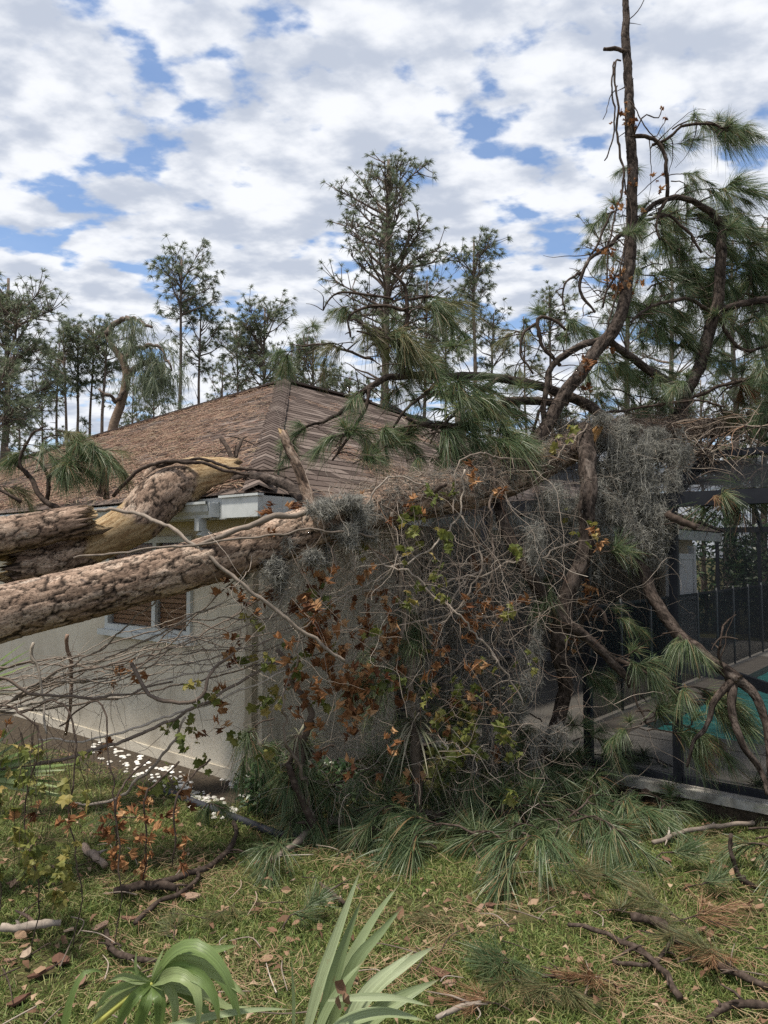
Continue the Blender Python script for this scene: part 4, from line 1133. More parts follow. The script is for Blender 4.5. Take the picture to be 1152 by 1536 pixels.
# ================================================================== second log: snapped pine lying over the gutter
def wood_b(t, an, q, so):
    n_ = noise.noise(q * 7 + so) * .25 + noise.noise(q * 22 + so) * .12
    band = max(1 - abs(t - .38) / .13, 1 - abs(t - .90) / .12)
    top = .25 * math.sin(an)
    n_ += .5 * noise.noise(Vector((q.x * 9, q.y * 9, q.z * 4)) + so)
    return min(max((band + n_ - .12) * 5.0 + .5, 0), 1) if band + n_ > -.2 else 0.0
log_b = thing('snapped_log', W(270, 760, 6.0), 'snapped pine log with peeling bark and bare yellow wood bent over the gutter', 'log')
pb, rb_ = px_path([(30, 848, 5.45, 24), (95, 838, 5.55, 27), (155, 810, 5.65, 32), (205, 780, 5.75, 34), (238, 747, 5.85, 35), (278, 724, 5.95, 34), (318, 715, 6.05, 30), (346, 710, 6.12, 24)])
bark_tube('log_shaft', pb, rb_, M['bark'], log_b, 80, .010, .0135, .066, 5, wood=wood_b, jag0=.12, jag1=.09, lump=.16)
for pth in ([(215, 720, 5.95, 5), (235, 700, 6.0, 9), (248, 706, 5.98, 12)], [(150, 745, 5.85, 6), (155, 720, 5.85, 5), (152, 702, 5.85, 2)], [(160, 748, 5.9, 5), (158, 725, 5.9, 5), (163, 700, 5.9, 2)]):
    p, r = px_path(pth); bark_tube('broken_stub', p, r, M['bark'], log_b, 14, .015, .004, .03, 50 + len(pth), jag1=.02)
log_a = thing('bark_covered_log', G(-330, 1130), 'thick bark covered pine log with a blunt broken end above the gutter', 'log')
pa, ra = px_path([(-420, 905, 4.9, 30), (-200, 852, 5.1, 30), (-40, 812, 5.25, 29), (40, 797, 5.32, 27), (118, 783, 5.4, 23)])
pa = [Vector((pa[0].x - 2.2, pa[0].y - .5, .12))] + pa; ra = [ra[0] * 1.15] + ra
bark_tube('log_shaft', pa, ra, M['bark'], log_a, 72, .012, .0125, .066, 8, jag1=.13, lump=.14)
# sticks and vines lying over the logs
mid_sticks = [
 ('long bare bent stick reaching from the snapped log down across the trunk', [(146, 766, 5.0, 2.5), (175, 765, 4.95, 2.8), (215, 774, 4.85, 3), (270, 800, 4.6, 3), (340, 855, 4.55, 3), (420, 920, 4.6, 3), (520, 995, 4.7, 2.5)]),
 ('pale straight stick lying along the top of the big trunk', [(300, 818, 4.55, 3), (345, 800, 4.58, 4), (400, 778, 4.62, 5), (440, 772, 4.7, 4.5), (470, 764, 4.75, 3)]),
 ('thin dark vine stretched along the big trunk below the pale stick', [(110, 838, 4.3, 1.6), (200, 826, 4.3, 1.8), (300, 815, 4.38, 1.8), (380, 806, 4.5, 1.8), (480, 795, 4.62, 1.6), (560, 805, 4.8, 1.4)]),
 ('dark curved twig arching over the snapped log onto the roof', [(170, 745, 5.8, 3), (210, 705, 5.75, 3), (250, 693, 5.75, 3), (300, 695, 5.75, 3), (350, 710, 5.75, 2.5), (410, 712, 5.75, 2), (450, 722, 5.4, 1.5)]),
 ('thin twig curving over the roof edge beside the short upright stub', [(235, 700, 5.78, 2.5), (300, 688, 5.8, 2.5), (345, 700, 5.8, 2.2), (400, 705, 5.8, 1.8), (440, 700, 5.9, 1.2)]),
]
for lab, pth in mid_sticks:
    o, _ = twig_part(pth, None, 'stick', mat=M['vine'] if 'pale' in lab or 'bare' in lab else M['twig'])
    tag(o, lab, 'stick', 'sticks lying over the logs')

# pine top with needles over the left gutter
top = thing('pine_branch', W(62, 760, 5.9), 'curved green pine branch drooping over the gutter beside the snapped log', 'branch')
lb = [[(92, 765, 5.75, 4), (60, 745, 5.8, 4), (45, 715, 5.85, 3.5), (20, 690, 5.9, 3), (12, 670, 5.9, 2)],
      [(70, 752, 5.8, 3), (80, 700, 5.8, 3), (105, 680, 5.8, 2.5), (130, 665, 5.8, 2)],
      [(45, 715, 5.85, 2.5), (30, 690, 5.8, 2.5), (45, 655, 5.8, 2), (65, 640, 5.8, 1.5)],
      [(74, 745, 5.8, 3), (72, 715, 5.78, 3), (60, 695, 5.76, 2), (42, 685, 5.75, 1.5)],
      [(30, 752, 5.8, 3), (10, 740, 5.8, 2.5), (-15, 730, 5.8, 2)],
      [(80, 700, 5.8, 2), (95, 712, 5.75, 2), (100, 735, 5.7, 1.2)]]
for b in lb: twig_part(b, top)
for (x, y, d, az, k, sc) in [(62, 645, 5.8, 10, 'D', 1.0), (72, 655, 5.8, 20, 'H', 1.0), (100, 672, 5.8, 0, 'H', 1.1), (118, 668, 5.8, 10, 'H', 1.1), (132, 668, 5.8, 0, 'D', 1.1), (80, 690, 5.78, 0, 'H', 1.0), (55, 680, 5.8, 180, 'H', .9), (95, 700, 5.75, 20, 'T', .9), (60, 705, 5.78, 0, 'H', 1.0), (5, 735, 5.8, 180, 'H', .9), (-5, 730, 5.8, 10, 'D', .8), (40, 668, 5.8, 0, 'H', .8)]:
    bough(x, y, d, az, pools[k], sc * .9, parent=top)
# ================================================================== vines, leaves and moss hung on the fallen trunk
def leaf_mesh(seed, dead):
    rng = random.Random(seed)
    # five-lobed outline in the XY plane, stem at the origin, tip along +Y
    out = [(0, -.02), (.22, -.12), (.46, .04), (.36, .22), (.58, .42), (.40, .50), (.30, .62), (.16, .60), (0, .98), (-.15, .62), (-.32, .60), (-.40, .48), (-.56, .40), (-.36, .2), (-.45, .02), (-.2, -.12)]
    c = rng.uniform(.5, 1.3) * (3.2 if dead else .8); tw = rng.uniform(-.6, .6) * (1.6 if dead else .5)
    def bend(x, y):
        x *= rng.uniform(.92, 1.08); y *= rng.uniform(.94, 1.06)
        z = -c * (x * x) * (1 if rng.random() < .8 else -.5) - .35 * c * (y - .3) ** 2 + tw * x * y + rng.uniform(-.05, .05) * (2.4 if dead else 1)
        if dead: x *= rng.uniform(.35, .8)
        return (x, y, z)
    v = [bend(x, y) for x, y in out] + [(0, .3, .04)]
    n = len(out)
    f = [(i, (i + 1) % n, n) for i in range(n)]
    # short stalk
    k = len(v); v += [(-.012, 0, 0), (.012, 0, 0), (.01, -.34, .10), (-.01, -.34, .10)]; f.append((k, k+1, k+2, k+3))
    me = np_mesh('leaf', v, f); me.materials.append(M['leaf_dead' if dead else 'leaf_green'])
    return me
LG = [leaf_mesh(i, False) for i in range(7)]
LD = [leaf_mesh(40 + i, True) for i in range(8)]
def leaf_rot(dead):
    # hang down, faces turned anyhow
    return (R(random.gauss(-100 if dead else -60, 35)), random.gauss(0, .5), random.uniform(0, 6.28))
def leaf_data(me, p, rot, sc):
    Mx = Matrix.Translation(p) @ __import__('mathutils').Euler(rot).to_matrix().to_4x4() @ Matrix.Scale(sc, 4)
    return [tuple(Mx @ v.co) for v in me.vertices], [tuple(q.vertices) for q in me.polygons]
def leaves(parent, clusters, dead, objs):
    """clusters: (px, py, spread x, spread y, depth, count, size). The largest are objects, the rest one part"""
    todo = []
    for (x, y, sx, sy, d, n, sz) in clusters:
        node_ = None
        for q_ in range(n):
            if q_ % 5 == 0 or node_ is None:
                node_ = (x + random.gauss(0, sx), y + random.gauss(0, sy), d + random.gauss(0, .12))
            dd = node_[2] + random.gauss(0, .03)
            todo.append((W(node_[0] + random.gauss(0, 7), node_[1] + random.gauss(0, 9), dd), sz * (.78 if dead else .78) * random.uniform(.6, 1.3), dd))
    todo = [t for t in todo if t[0].z > .03]
    todo.sort(key=lambda t: -t[1] / t[2])
    pool_ = LD if dead else LG
    rest_v, rest_f = [], []
    for i, (p, s, d) in enumerate(todo):
        me = random.choice(pool_); rt = leaf_rot(dead)
        if i < objs:
            inst('leaf', me, p, rt, s, parent)
        else:
            v, f = leaf_data(me, p, rt, s); k = len(rest_v); rest_v += v; rest_f += [tuple(a + k for a in q) for q in f]
    if rest_v:
        tag(link('small_leaves', rest_v, rest_f, M['leaf_dead' if dead else 'leaf_green'], parent), kind='stuff')
def wander(p, d, L, rng, step=.05, turn=.16, grav=-.05, floor=.02, curl=0.0):
    pts = [p.copy()]; n = max(4, int(L / step))
    ax = Vector((rng.gauss(0, 1), rng.gauss(0, 1), rng.gauss(0, 1))).normalized()
    for i in range(n):
        d = (d + Vector((rng.gauss(0, turn), rng.gauss(0, turn * .7), rng.gauss(0, turn) + grav)) + ax.cross(d) * curl).normalized()
        p = p + d * step
        if p.z < floor: p.z = floor; d.z = abs(d.z) * .3
        pts.append(p.copy())
    return pts
def tangle(mb, count, start, rng, Lr, rr, sides=4, **kw):
    for _ in range(count):
        p, d = start(rng)
        L = rng.uniform(*Lr); r = rng.uniform(*rr)
        pts = wander(p, d, L, rng, **kw)
        n = len(pts)
        mb.tube(pts, [r * (1 - .65 * i / (n - 1)) for i in range(n)], sides, False)

curtain = thing('grapevine_curtain', G(640, 1230), 'dense curtain of dead grapevines with brown leaves hanging from the fallen trunk to the ground', 'vine')
rng = random.Random(21)
def hang_start(rg):
    px = min(max(rg.gauss(640, 130), 385), 900)
    a, r = on_trunk(px)
    p = a + Vector((rg.gauss(0, .05), rg.uniform(-r, r) * 1.2, rg.uniform(-r, r * .9)))
    return p, Vector((rg.gauss(0, .7), rg.gauss(-.1, .35), -abs(rg.gauss(.9, .6)))).normalized()
mb = MB(); tangle(mb, 300, hang_start, rng, (.5, 1.8), (.0012, .0032), step=.045, turn=.2, grav=-.06, curl=.05)
tag(mb.build('hanging_stems', M['vine'], curtain, True), kind='stuff')
def mass_start(rg):
    p = W(rg.gauss(640, 120), rg.uniform(800, 1210), rg.gauss(5.3, .22))
    p.z = max(p.z, .05)
    return p, Vector((rg.gauss(0, 1), rg.gauss(0, .4), rg.gauss(0, .6))).normalized()
mb = MB(); tangle(mb, 560, mass_start, rng, (.3, 1.1), (.0010, .0026), step=.04, turn=.24, grav=-.02, curl=.09)
tag(mb.build('tangled_stems', M['vine'], curtain, True), kind='stuff')
def fine_start(rg):
    p = W(rg.gauss(660, 115), rg.uniform(790, 1200), rg.gauss(5.35, .22)); p.z = max(p.z, .05)
    return p, Vector((rg.gauss(0, .8), rg.gauss(0, .4), rg.gauss(-.5, .6))).normalized()
mb = MB(); tangle(mb, 800, fine_start, rng, (.2, .6), (.0008, .0014), sides=3, step=.045, turn=.3, grav=-.04, curl=.1)
tag(mb.build('fine_tendrils', M['vine'], curtain, True), kind='stuff')
# thicker stems that can be picked apart
stems = [
 [(520, 760, 4.9, 3), (560, 830, 4.9, 3), (640, 880, 4.95, 3), (720, 960, 5.0, 2.5), (790, 1060, 5.1, 2)],
 [(740, 690, 5.4, 3), (735, 760, 5.3, 3), (738, 850, 5.3, 3), (745, 940, 5.3, 2.5), (750, 1050, 5.3, 2), (760, 1150, 5.4, 2)],
 [(700, 705, 5.2, 2.5), (690, 760, 5.15, 2.5), (670, 800, 5.1, 2.5), (600, 850, 5.0, 2.5), (520, 890, 4.9, 2), (450, 935, 4.8, 2)],
 [(880, 800, 5.6, 2), (800, 840, 5.4, 2.5), (720, 860, 5.3, 2.5), (640, 880, 5.2, 2.5), (560, 890, 5.1, 2.5), (480, 890, 5.0, 2)],
 [(690, 780, 5.2, 2), (720, 830, 5.2, 2.5), (700, 900, 5.15, 2.5), (640, 930, 5.1, 2.5), (560, 960, 5.0, 2), (500, 1010, 4.9, 2)],
 [(820, 880, 5.5, 2.5), (770, 905, 5.4, 2.5), (740, 915, 5.3, 2.5), (715, 960, 5.25, 2.5), (690, 1000, 5.2, 2), (640, 1040, 5.1, 2)],
 [(470, 770, 4.8, 2), (500, 850, 4.75, 2), (470, 930, 4.7, 2), (440, 1010, 4.7, 2.4), (425, 1090, 4.8, 3), (455, 1170, 5.1, 4), (470, 1250, 5.15, 5)],
 [(420, 980, 4.9, 4), (450, 1040, 5.0, 5), (465, 1085, 5.1, 7), (450, 1120, 5.2, 6), (420, 1150, 5.3, 4)],
 [(590, 770, 5.0, 3), (600, 880, 5.1, 4), (610, 960, 5.2, 5), (618, 1060, 5.3, 6), (625, 1180, 5.4, 7)],
 [(850, 740, 5.7, 2), (800, 790, 5.6, 2), (760, 830, 5.5, 2.4), (700, 870, 5.3, 2.4), (660, 950, 5.2, 2)],
 [(640, 730, 5.0, 2), (600, 720, 4.95, 2), (560, 740, 4.9, 2.4), (530, 790, 4.85, 2), (540, 850, 4.85, 1.8)],
 [(880, 640, 5.75, 2), (830, 690, 5.6, 2), (770, 690, 5.4, 2.5), (720, 680, 5.2, 2.4), (690, 700, 5.1, 2), (680, 770, 5.05, 1.8)],
]
for s in stems: twig_part([(x, y, d, r * (.62 if r < 3.5 else .8)) for x, y, d, r in s], curtain, 'stem', mat=M['vine'], jit=.032)
# cover of litter, dead twigs and moss along the top of the trunk
def cap_start(rg):
    px = rg.triangular(440, 1140, 780)
    a, r = on_trunk(px)
    an = rg.uniform(.0, 3.14)
    p = a + Vector((0, -math.cos(an) * r * 1.05, math.sin(an) * r * 1.08))
    return p, Vector((rg.gauss(0, 1), rg.gauss(0, .5), rg.gauss(.05, .35))).normalized()
mb = MB(); tangle(mb, 2000, cap_start, rng, (.10, .40), (.0011, .0030), sides=3, step=.04, turn=.22, grav=-.08, curl=.08)
tag(mb.build('twig_litter', M['litter'], curtain, True), kind='stuff')
leaves(curtain, [(500, 930, 45, 60, 4.95, 120, .085), (540, 1010, 35, 45, 5.0, 90, .085), (470, 880, 35, 40, 4.85, 45, .085), (445, 960, 40, 40, 4.85, 40, .08), (660, 960, 45, 35, 5.15, 40, .08), (690, 1050, 40, 50, 5.2, 40, .08), (720, 870, 30, 30, 5.25, 16, .08), (885, 860, 12, 30, 5.65, 26, .085), (855, 960, 25, 30, 5.6, 16, .075), (500, 770, 60, 25, 4.8, 26, .08), (720, 905, 40, 30, 5.2, 20, .08), (590, 1070, 50, 40, 5.1, 26, .08), (640, 710, 90, 12, 5.1, 12, .07), (470, 1060, 30, 40, 4.95, 25, .08), (570, 1180, 60, 40, 5.0, 18, .08)], True, 280)
leaves(curtain, [(640, 800, 50, 45, 4.95, 45, .085), (700, 1080, 35, 45, 5.1, 75, .085), (720, 1140, 40, 40, 5.15, 55, .085), (420, 1020, 30, 55, 4.85, 42, .08), (620, 880, 60, 45, 4.95, 36, .08), (560, 980, 70, 60, 4.95, 40, .08), (830, 690, 20, 30, 5.5, 8, .08), (880, 790, 20, 25, 5.6, 7, .08), (720, 1230, 25, 40, 5.2, 22, .08), (780, 1000, 40, 60, 5.4, 16, .08), (660, 960, 60, 60, 5.1, 24, .08)], False, 220)

# ------------------------------------------------------------------ bare woody vines strung in front of the window wall
bundle = thing('woody_vine_bundle', W(150, 1040, 4.75), 'bundle of bare grey woody vines strung low in front of the stucco wall', 'vine')
vs = []
for k in range(24):
    y0 = random.uniform(1010, 1085); xe = random.uniform(330, 520); ye = random.gauss(935, 35)
    sag = random.uniform(-14, 22); d0 = random.uniform(4.5, 4.9); d1 = random.uniform(4.75, 5.1); r = random.choice((.8, 1.0, 1.2, 1.5, 1.8, 2.3))
    pth = []
    for i in range(7):
        t = i / 6
        pth.append((-60 + (xe + 60) * t, y0 + (ye - y0) * t ** 1.15 + sag * math.sin(t * 3.14) + random.gauss(0, 10), d0 + (d1 - d0) * t, r * (1.15 - .5 * t)))
    vs.append(pth)
vs += [[(-60, 1010, 4.4, 3.5), (0, 1017, 4.5, 3.5), (55, 1040, 4.55, 3.6), (120, 1046, 4.6, 3.4), (190, 1040, 4.7, 2.5), (260, 1020, 4.8, 2)],
       [(60, 1110, 4.5, 2), (140, 1108, 4.55, 2.4), (200, 1090, 4.6, 2.6), (270, 1072, 4.7, 2.6), (340, 1045, 4.8, 2.4), (430, 1005, 4.9, 2)],
       [(-60, 1160, 4.3, 4.5), (40, 1150, 4.35, 4), (110, 1135, 4.45, 3.8), (180, 1112, 4.55, 3.6), (260, 1080, 4.65, 3.2), (340, 1035, 4.8, 3), (440, 985, 4.95, 2.4)],
       [(195, 995, 4.6, 4), (225, 1040, 4.55, 4), (260, 1055, 4.55, 4.2), (300, 1045, 4.6, 4), (320, 1000, 4.65, 3.4), (350, 980, 4.7, 2.6)],
       [(50, 960, 4.6, 3), (48, 985, 4.6, 3.5), (60, 1003, 4.6, 3), (65, 1060, 4.6, 2), (70, 1100, 4.55, 2)],
       [(280, 1075, 4.7, 2.5), (250, 1125, 4.75, 3), (215, 1165, 4.8, 3.4), (170, 1200, 4.9, 3), (110, 1205, 4.9, 2.4)],
       [(100, 950, 4.8, 3.5), (104, 990, 4.85, 4), (108, 1050, 4.9, 3.5), (100, 1100, 5.0, 3)],
       [(270, 870, 4.55, 1.5), (200, 930, 4.6, 1.8), (150, 975, 4.65, 2), (60, 1020, 4.6, 2), (0, 1060, 4.5, 2.2)],
       [(330, 905, 4.7, 1.6), (240, 950, 4.7, 2), (170, 985, 4.7, 2.2), (90, 1005, 4.7, 2.2), (20, 1050, 4.6, 2.4)]]
node = []
for pth in vs:
    o, P = twig_part([(x, y, d, r * .72) for x, y, d, r in pth], bundle, 'stem', mat=M['vine'], sides=6, jit=.014)
    node += P[2::2]
rng = random.Random(5)
def off_start(rg):
    p = rg.choice(node).copy()
    return p, Vector((rg.gauss(.3, .8), rg.gauss(-.1, .5), rg.gauss(-.15, .8))).normalized()
mb = MB(); tangle(mb, 260, off_start, rng, (.08, .5), (.0011, .0026), step=.035, turn=.2, grav=-.03, curl=.05)
tag(mb.build('fine_tendrils', M['vine'], bundle, True), kind='stuff')
leaves(bundle, [(230, 1060, 70, 25, 4.7, 12, .075), (300, 940, 40, 30, 4.75, 10, .08), (200, 985, 40, 20, 4.7, 5, .075), (350, 1000, 40, 60, 4.8, 14, .08), (270, 1180, 20, 25, 4.75, 8, .08)], True, 80)
leaves(bundle, [(300, 1090, 40, 25, 4.75, 22, .08), (240, 1105, 20, 30, 4.7, 10, .08), (280, 1030, 30, 15, 4.7, 5, .075), (395, 1100, 25, 40, 4.9, 22, .08), (260, 1165, 12, 15, 4.75, 7, .08)], False, 80)

# ------------------------------------------------------------------ leafy vine hanging at the left edge
lv = thing('leafy_grapevine', G(60, 1400), 'leafy yellow green grapevine hanging beside the saw palmetto', 'vine')
rng = random.Random(8)
def lv_start(rg):
    p = W(rg.gauss(55, 50), rg.uniform(1060, 1130), rg.gauss(3.75, .2))
    return p, Vector((rg.gauss(0, .4), rg.gauss(0, .3), -1)).normalized()
mb = MB(); tangle(mb, 40, lv_start, rng, (.5, 1.15), (.0010, .0020), step=.05, turn=.13, grav=-.08)
tag(mb.build('stems', M['twig'], lv, True), kind='stuff')
for k in range(4):
    x = -30 + 60 * k
    twig_part([(x - 60, 1030 + 20 * k, 4.1, 1.4), (x, 1060 + random.uniform(-20, 25), 3.9, 1.4), (x + 25 + random.uniform(-15, 15), 1120, 3.8, 1.3), (x + 15 + random.uniform(-15, 15), 1220, 3.75, 1.2), (x + 30, 1330, 3.7, 1), (x + 20, 1420, 3.7, .8)], lv, 'stem', mat=M['twig'])
leaves(lv, [(25, 1130, 30, 40, 3.7, 34, .075), (60, 1220, 40, 50, 3.7, 42, .075), (85, 1330, 28, 50, 3.7, 44, .07), (15, 1250, 22, 45, 3.65, 22, .075), (105, 1150, 15, 20, 3.8, 8, .07)], False, 190)
leaves(lv, [(60, 1200, 45, 60, 3.7, 14, .07)], True, 14)
# strings of withered red-brown leaves
wv = thing('withered_vine', G(205, 1330), 'two hanging strings of withered red brown leaves above the lawn', 'vine')
for (x, y0, y1, d) in ((172, 1205, 1310, 4.15), (218, 1195, 1320, 4.2), (262, 1215, 1300, 4.3)):
    twig_part([(x + 50, 1140, d + .3, 1.6), (x + 12, 1180, d + .1, 1.6), (x, y0, d, 1.5), (x + 3, (y0 + y1) / 2, d, 1.3), (x - 3, y1, d, 1)], wv, 'stem', mat=M['twig'])
    leaves(wv, [(x, y0 + (y1 - y0) * t, 7, 10, d, 9 if x < 250 else 4, .062) for t in (.05, .3, .55, .8)], True, 40)

# climbing vine on the tall broken upright limb
cv = thing('climbing_vine', W(930, 480, 5.9), 'thin dead vine with a few orange leaves on the tall broken upright limb', 'vine')
for pth in ([(930, 90, 6.05, 1.4), (922, 95, 6.02, 1.6), (925, 150, 6.0, 1.8), (928, 220, 6.0, 2), (936, 270, 5.98, 1.8), (925, 320, 5.95, 1.6), (912, 370, 5.92, 1.5), (910, 430, 5.9, 1.2)],
            [(921, 92, 6.03, 1.4), (917, 130, 6.0, 1.4), (922, 180, 6.0, 1.4), (915, 220, 6.0, 1.2), (906, 240, 6.0, .9)],
            [(935, 270, 5.98, 1.3), (948, 320, 5.96, 1.4), (935, 380, 5.9, 1.4), (925, 440, 5.86, 1.4), (905, 520, 5.82, 1.3)],
            [(950, 200, 6.05, 1.2), (965, 175, 6.0, 1.1), (985, 180, 6.0, .9), (995, 160, 6.0, .7)],
            [(945, 150, 6.05, 1), (968, 190, 6.0, 1), (985, 205, 6.0, .8), (1000, 175, 6.0, .6)],
            [(925, 130, 6.0, .8), (912, 150, 6.0, .7), (905, 180, 6.0, .6)]):
    twig_part(pth, cv, 'stem', mat=M['twig'], sides=5)
leaves(cv, [(934, 170, 4, 14, 6.0, 10, .06), (940, 190, 3, 6, 6.0, 6, .06), (975, 175, 14, 6, 6.0, 4, .05), (938, 310, 6, 10, 5.95, 8, .07), (925, 380, 6, 8, 5.9, 6, .07), (932, 435, 5, 12, 5.86, 14, .075), (938, 410, 8, 5, 5.86, 8, .07), (885, 548, 8, 14, 5.78, 16, .07), (908, 515, 4, 4, 5.82, 3, .07), (990, 285, 4, 6, 6.05, 5, .06), (945, 230, 4, 30, 6.0, 6, .05)], True, 90)

# ------------------------------------------------------------------ Spanish moss
def moss_clump(spots, seed, hair=1.5, wid=.0036):
    """spots: list of (point, length)"""
    rg = np.random.default_rng(seed)
    N = len(spots); K = 26
    P0 = np.array([tuple(p) for p, l in spots]); L = np.array([l for p, l in spots])
    step = (L / (K - 1))[:, None, None]
    J = rg.normal(0, 1, (N, K, 3)); J[..., 2] = -np.abs(rg.normal(1.0, .55, (N, K)))
    J[..., :2] *= .36
    J[:, 0] = 0
    C = P0[:, None, :] + np.cumsum(J, axis=1) * step
    C[..., 2] = np.maximum(C[..., 2], .02)
    sd = unit(rg.normal(size=(N, 3)) * np.array([1, 1, .3]))
    V1, F1 = ribbons(C, np.linspace(1.3, .6, K) * wid, sd)
    m = int(N * K * hair)
    ii = rg.integers(0, N, m); kk = rg.integers(0, K, m)
    Q = C[ii, kk]
    D = rg.normal(0, 1, (m, 3)); D[:, 2] -= .4; D = unit(D)
    l = rg.uniform(.012, .042, m)[:, None]
    D2 = unit(D + rg.normal(0, .7, (m, 3)))
    CC = np.stack([Q, Q + D * l, Q + D * l + D2 * l * .8], axis=1)
    V2, F2 = ribbons(CC, np.array([1, .9, .5]) * wid * .8, rand_side(D, rg))
    V, Fq, _ = join([(V1, F1), (V2, F2)])
    return V, Fq
rng = random.Random(77)
def spots_trunk(px0, px1, n, l0, l1, d_off=-.12, drop=0):
    out = []
    for _ in range(n):
        px = rng.uniform(px0, px1); a, r = on_trunk(px)
        c = noise.noise(Vector((px * .045, 3.3, 0))) * .5 + .5
        out.append((a + Vector((rng.gauss(0, .02), rng.uniform(-r * 1.15, r * .4), rng.uniform(-r, r) - drop)), (l0 + (l1 - l0) * c) * rng.uniform(.55, 1.1)))
    return out
def spots_px(x0, x1, y0, y1, d, n, l0, l1, per=22):
    """strands gathered into tapering festoons"""
    out = []
    for _ in range(max(2, n // per)):
        x = min(max(rng.gauss((x0 + x1) / 2, (x1 - x0) * .32), x0 - 20), x1 + 12); y = rng.uniform(y0, y1)
        c = W(x, y, d + rng.gauss(0, .08)); L = l0 + (l1 - l0) * rng.random() ** 1.3; w = rng.uniform(.012, .045)
        for k in range(int(per * rng.uniform(.6, 1.4))):
            f = rng.random()
            out.append((c + Vector((rng.gauss(0, w), rng.gauss(0, w), -L * .35 * f)), max(.05, L * (1 - .35 * f) * rng.uniform(.35, 1.1))))
    return out
clumps = [
 ('grey dead moss and straw matted along the middle of the fallen trunk', [(on_trunk(x)[0] + Vector((0, -on_trunk(x)[1] * math.cos(a), on_trunk(x)[1] * 1.02 * math.sin(a))), random.uniform(.04, .16)) for x, a in [(random.triangular(520, 900, 760), random.uniform(.1, 2.0)) for _ in range(560)]]),
 ('thick grey curtain of spanish moss hanging in front of the enclosure post', spots_px(890, 1000, 630, 760, 5.8, 900, .25, .75) + spots_px(955, 998, 730, 765, 5.75, 260, .25, .5) + spots_px(870, 960, 640, 700, 5.85, 420, .3, .7)),
 ('thin spanish moss draped between the two hanging limbs below the trunk', spots_px(770, 880, 720, 800, 5.7, 520, .25, .75)),
 ('long narrow spanish moss string hanging below the limb crook', spots_px(825, 870, 850, 930, 5.72, 110, .15, .5) + spots_px(965, 980, 780, 800, 5.72, 40, .2, .42)),
 ('matted spanish moss on top of the trunk around the torn limb', spots_px(800, 1010, 618, 668, 5.9, 420, .06, .25)),
 ('grey spanish moss clinging to the underside of the trunk above the downspout', spots_px(385, 480, 800, 850, 4.75, 190, .08, .26)),
 ('grey moss mat covering the trunk beside the short upright stub', spots_px(470, 560, 740, 800, 4.85, 300, .05, .16)),
 ('wispy spanish moss hanging in the middle of the vine curtain', spots_px(560, 790, 780, 960, 5.5, 620, .2, .7)),
 ('moss wisps hanging low among the vines near the ground', spots_px(660, 830, 960, 1100, 5.5, 420, .15, .5)),
]
for i, (lab, sp_) in enumerate(clumps):
    v, f = moss_clump(sp_, 300 + i)
    o = link('spanish_moss', v, f, M['moss'])
    tag(o, lab, 'moss', 'spanish moss on the fallen pine')
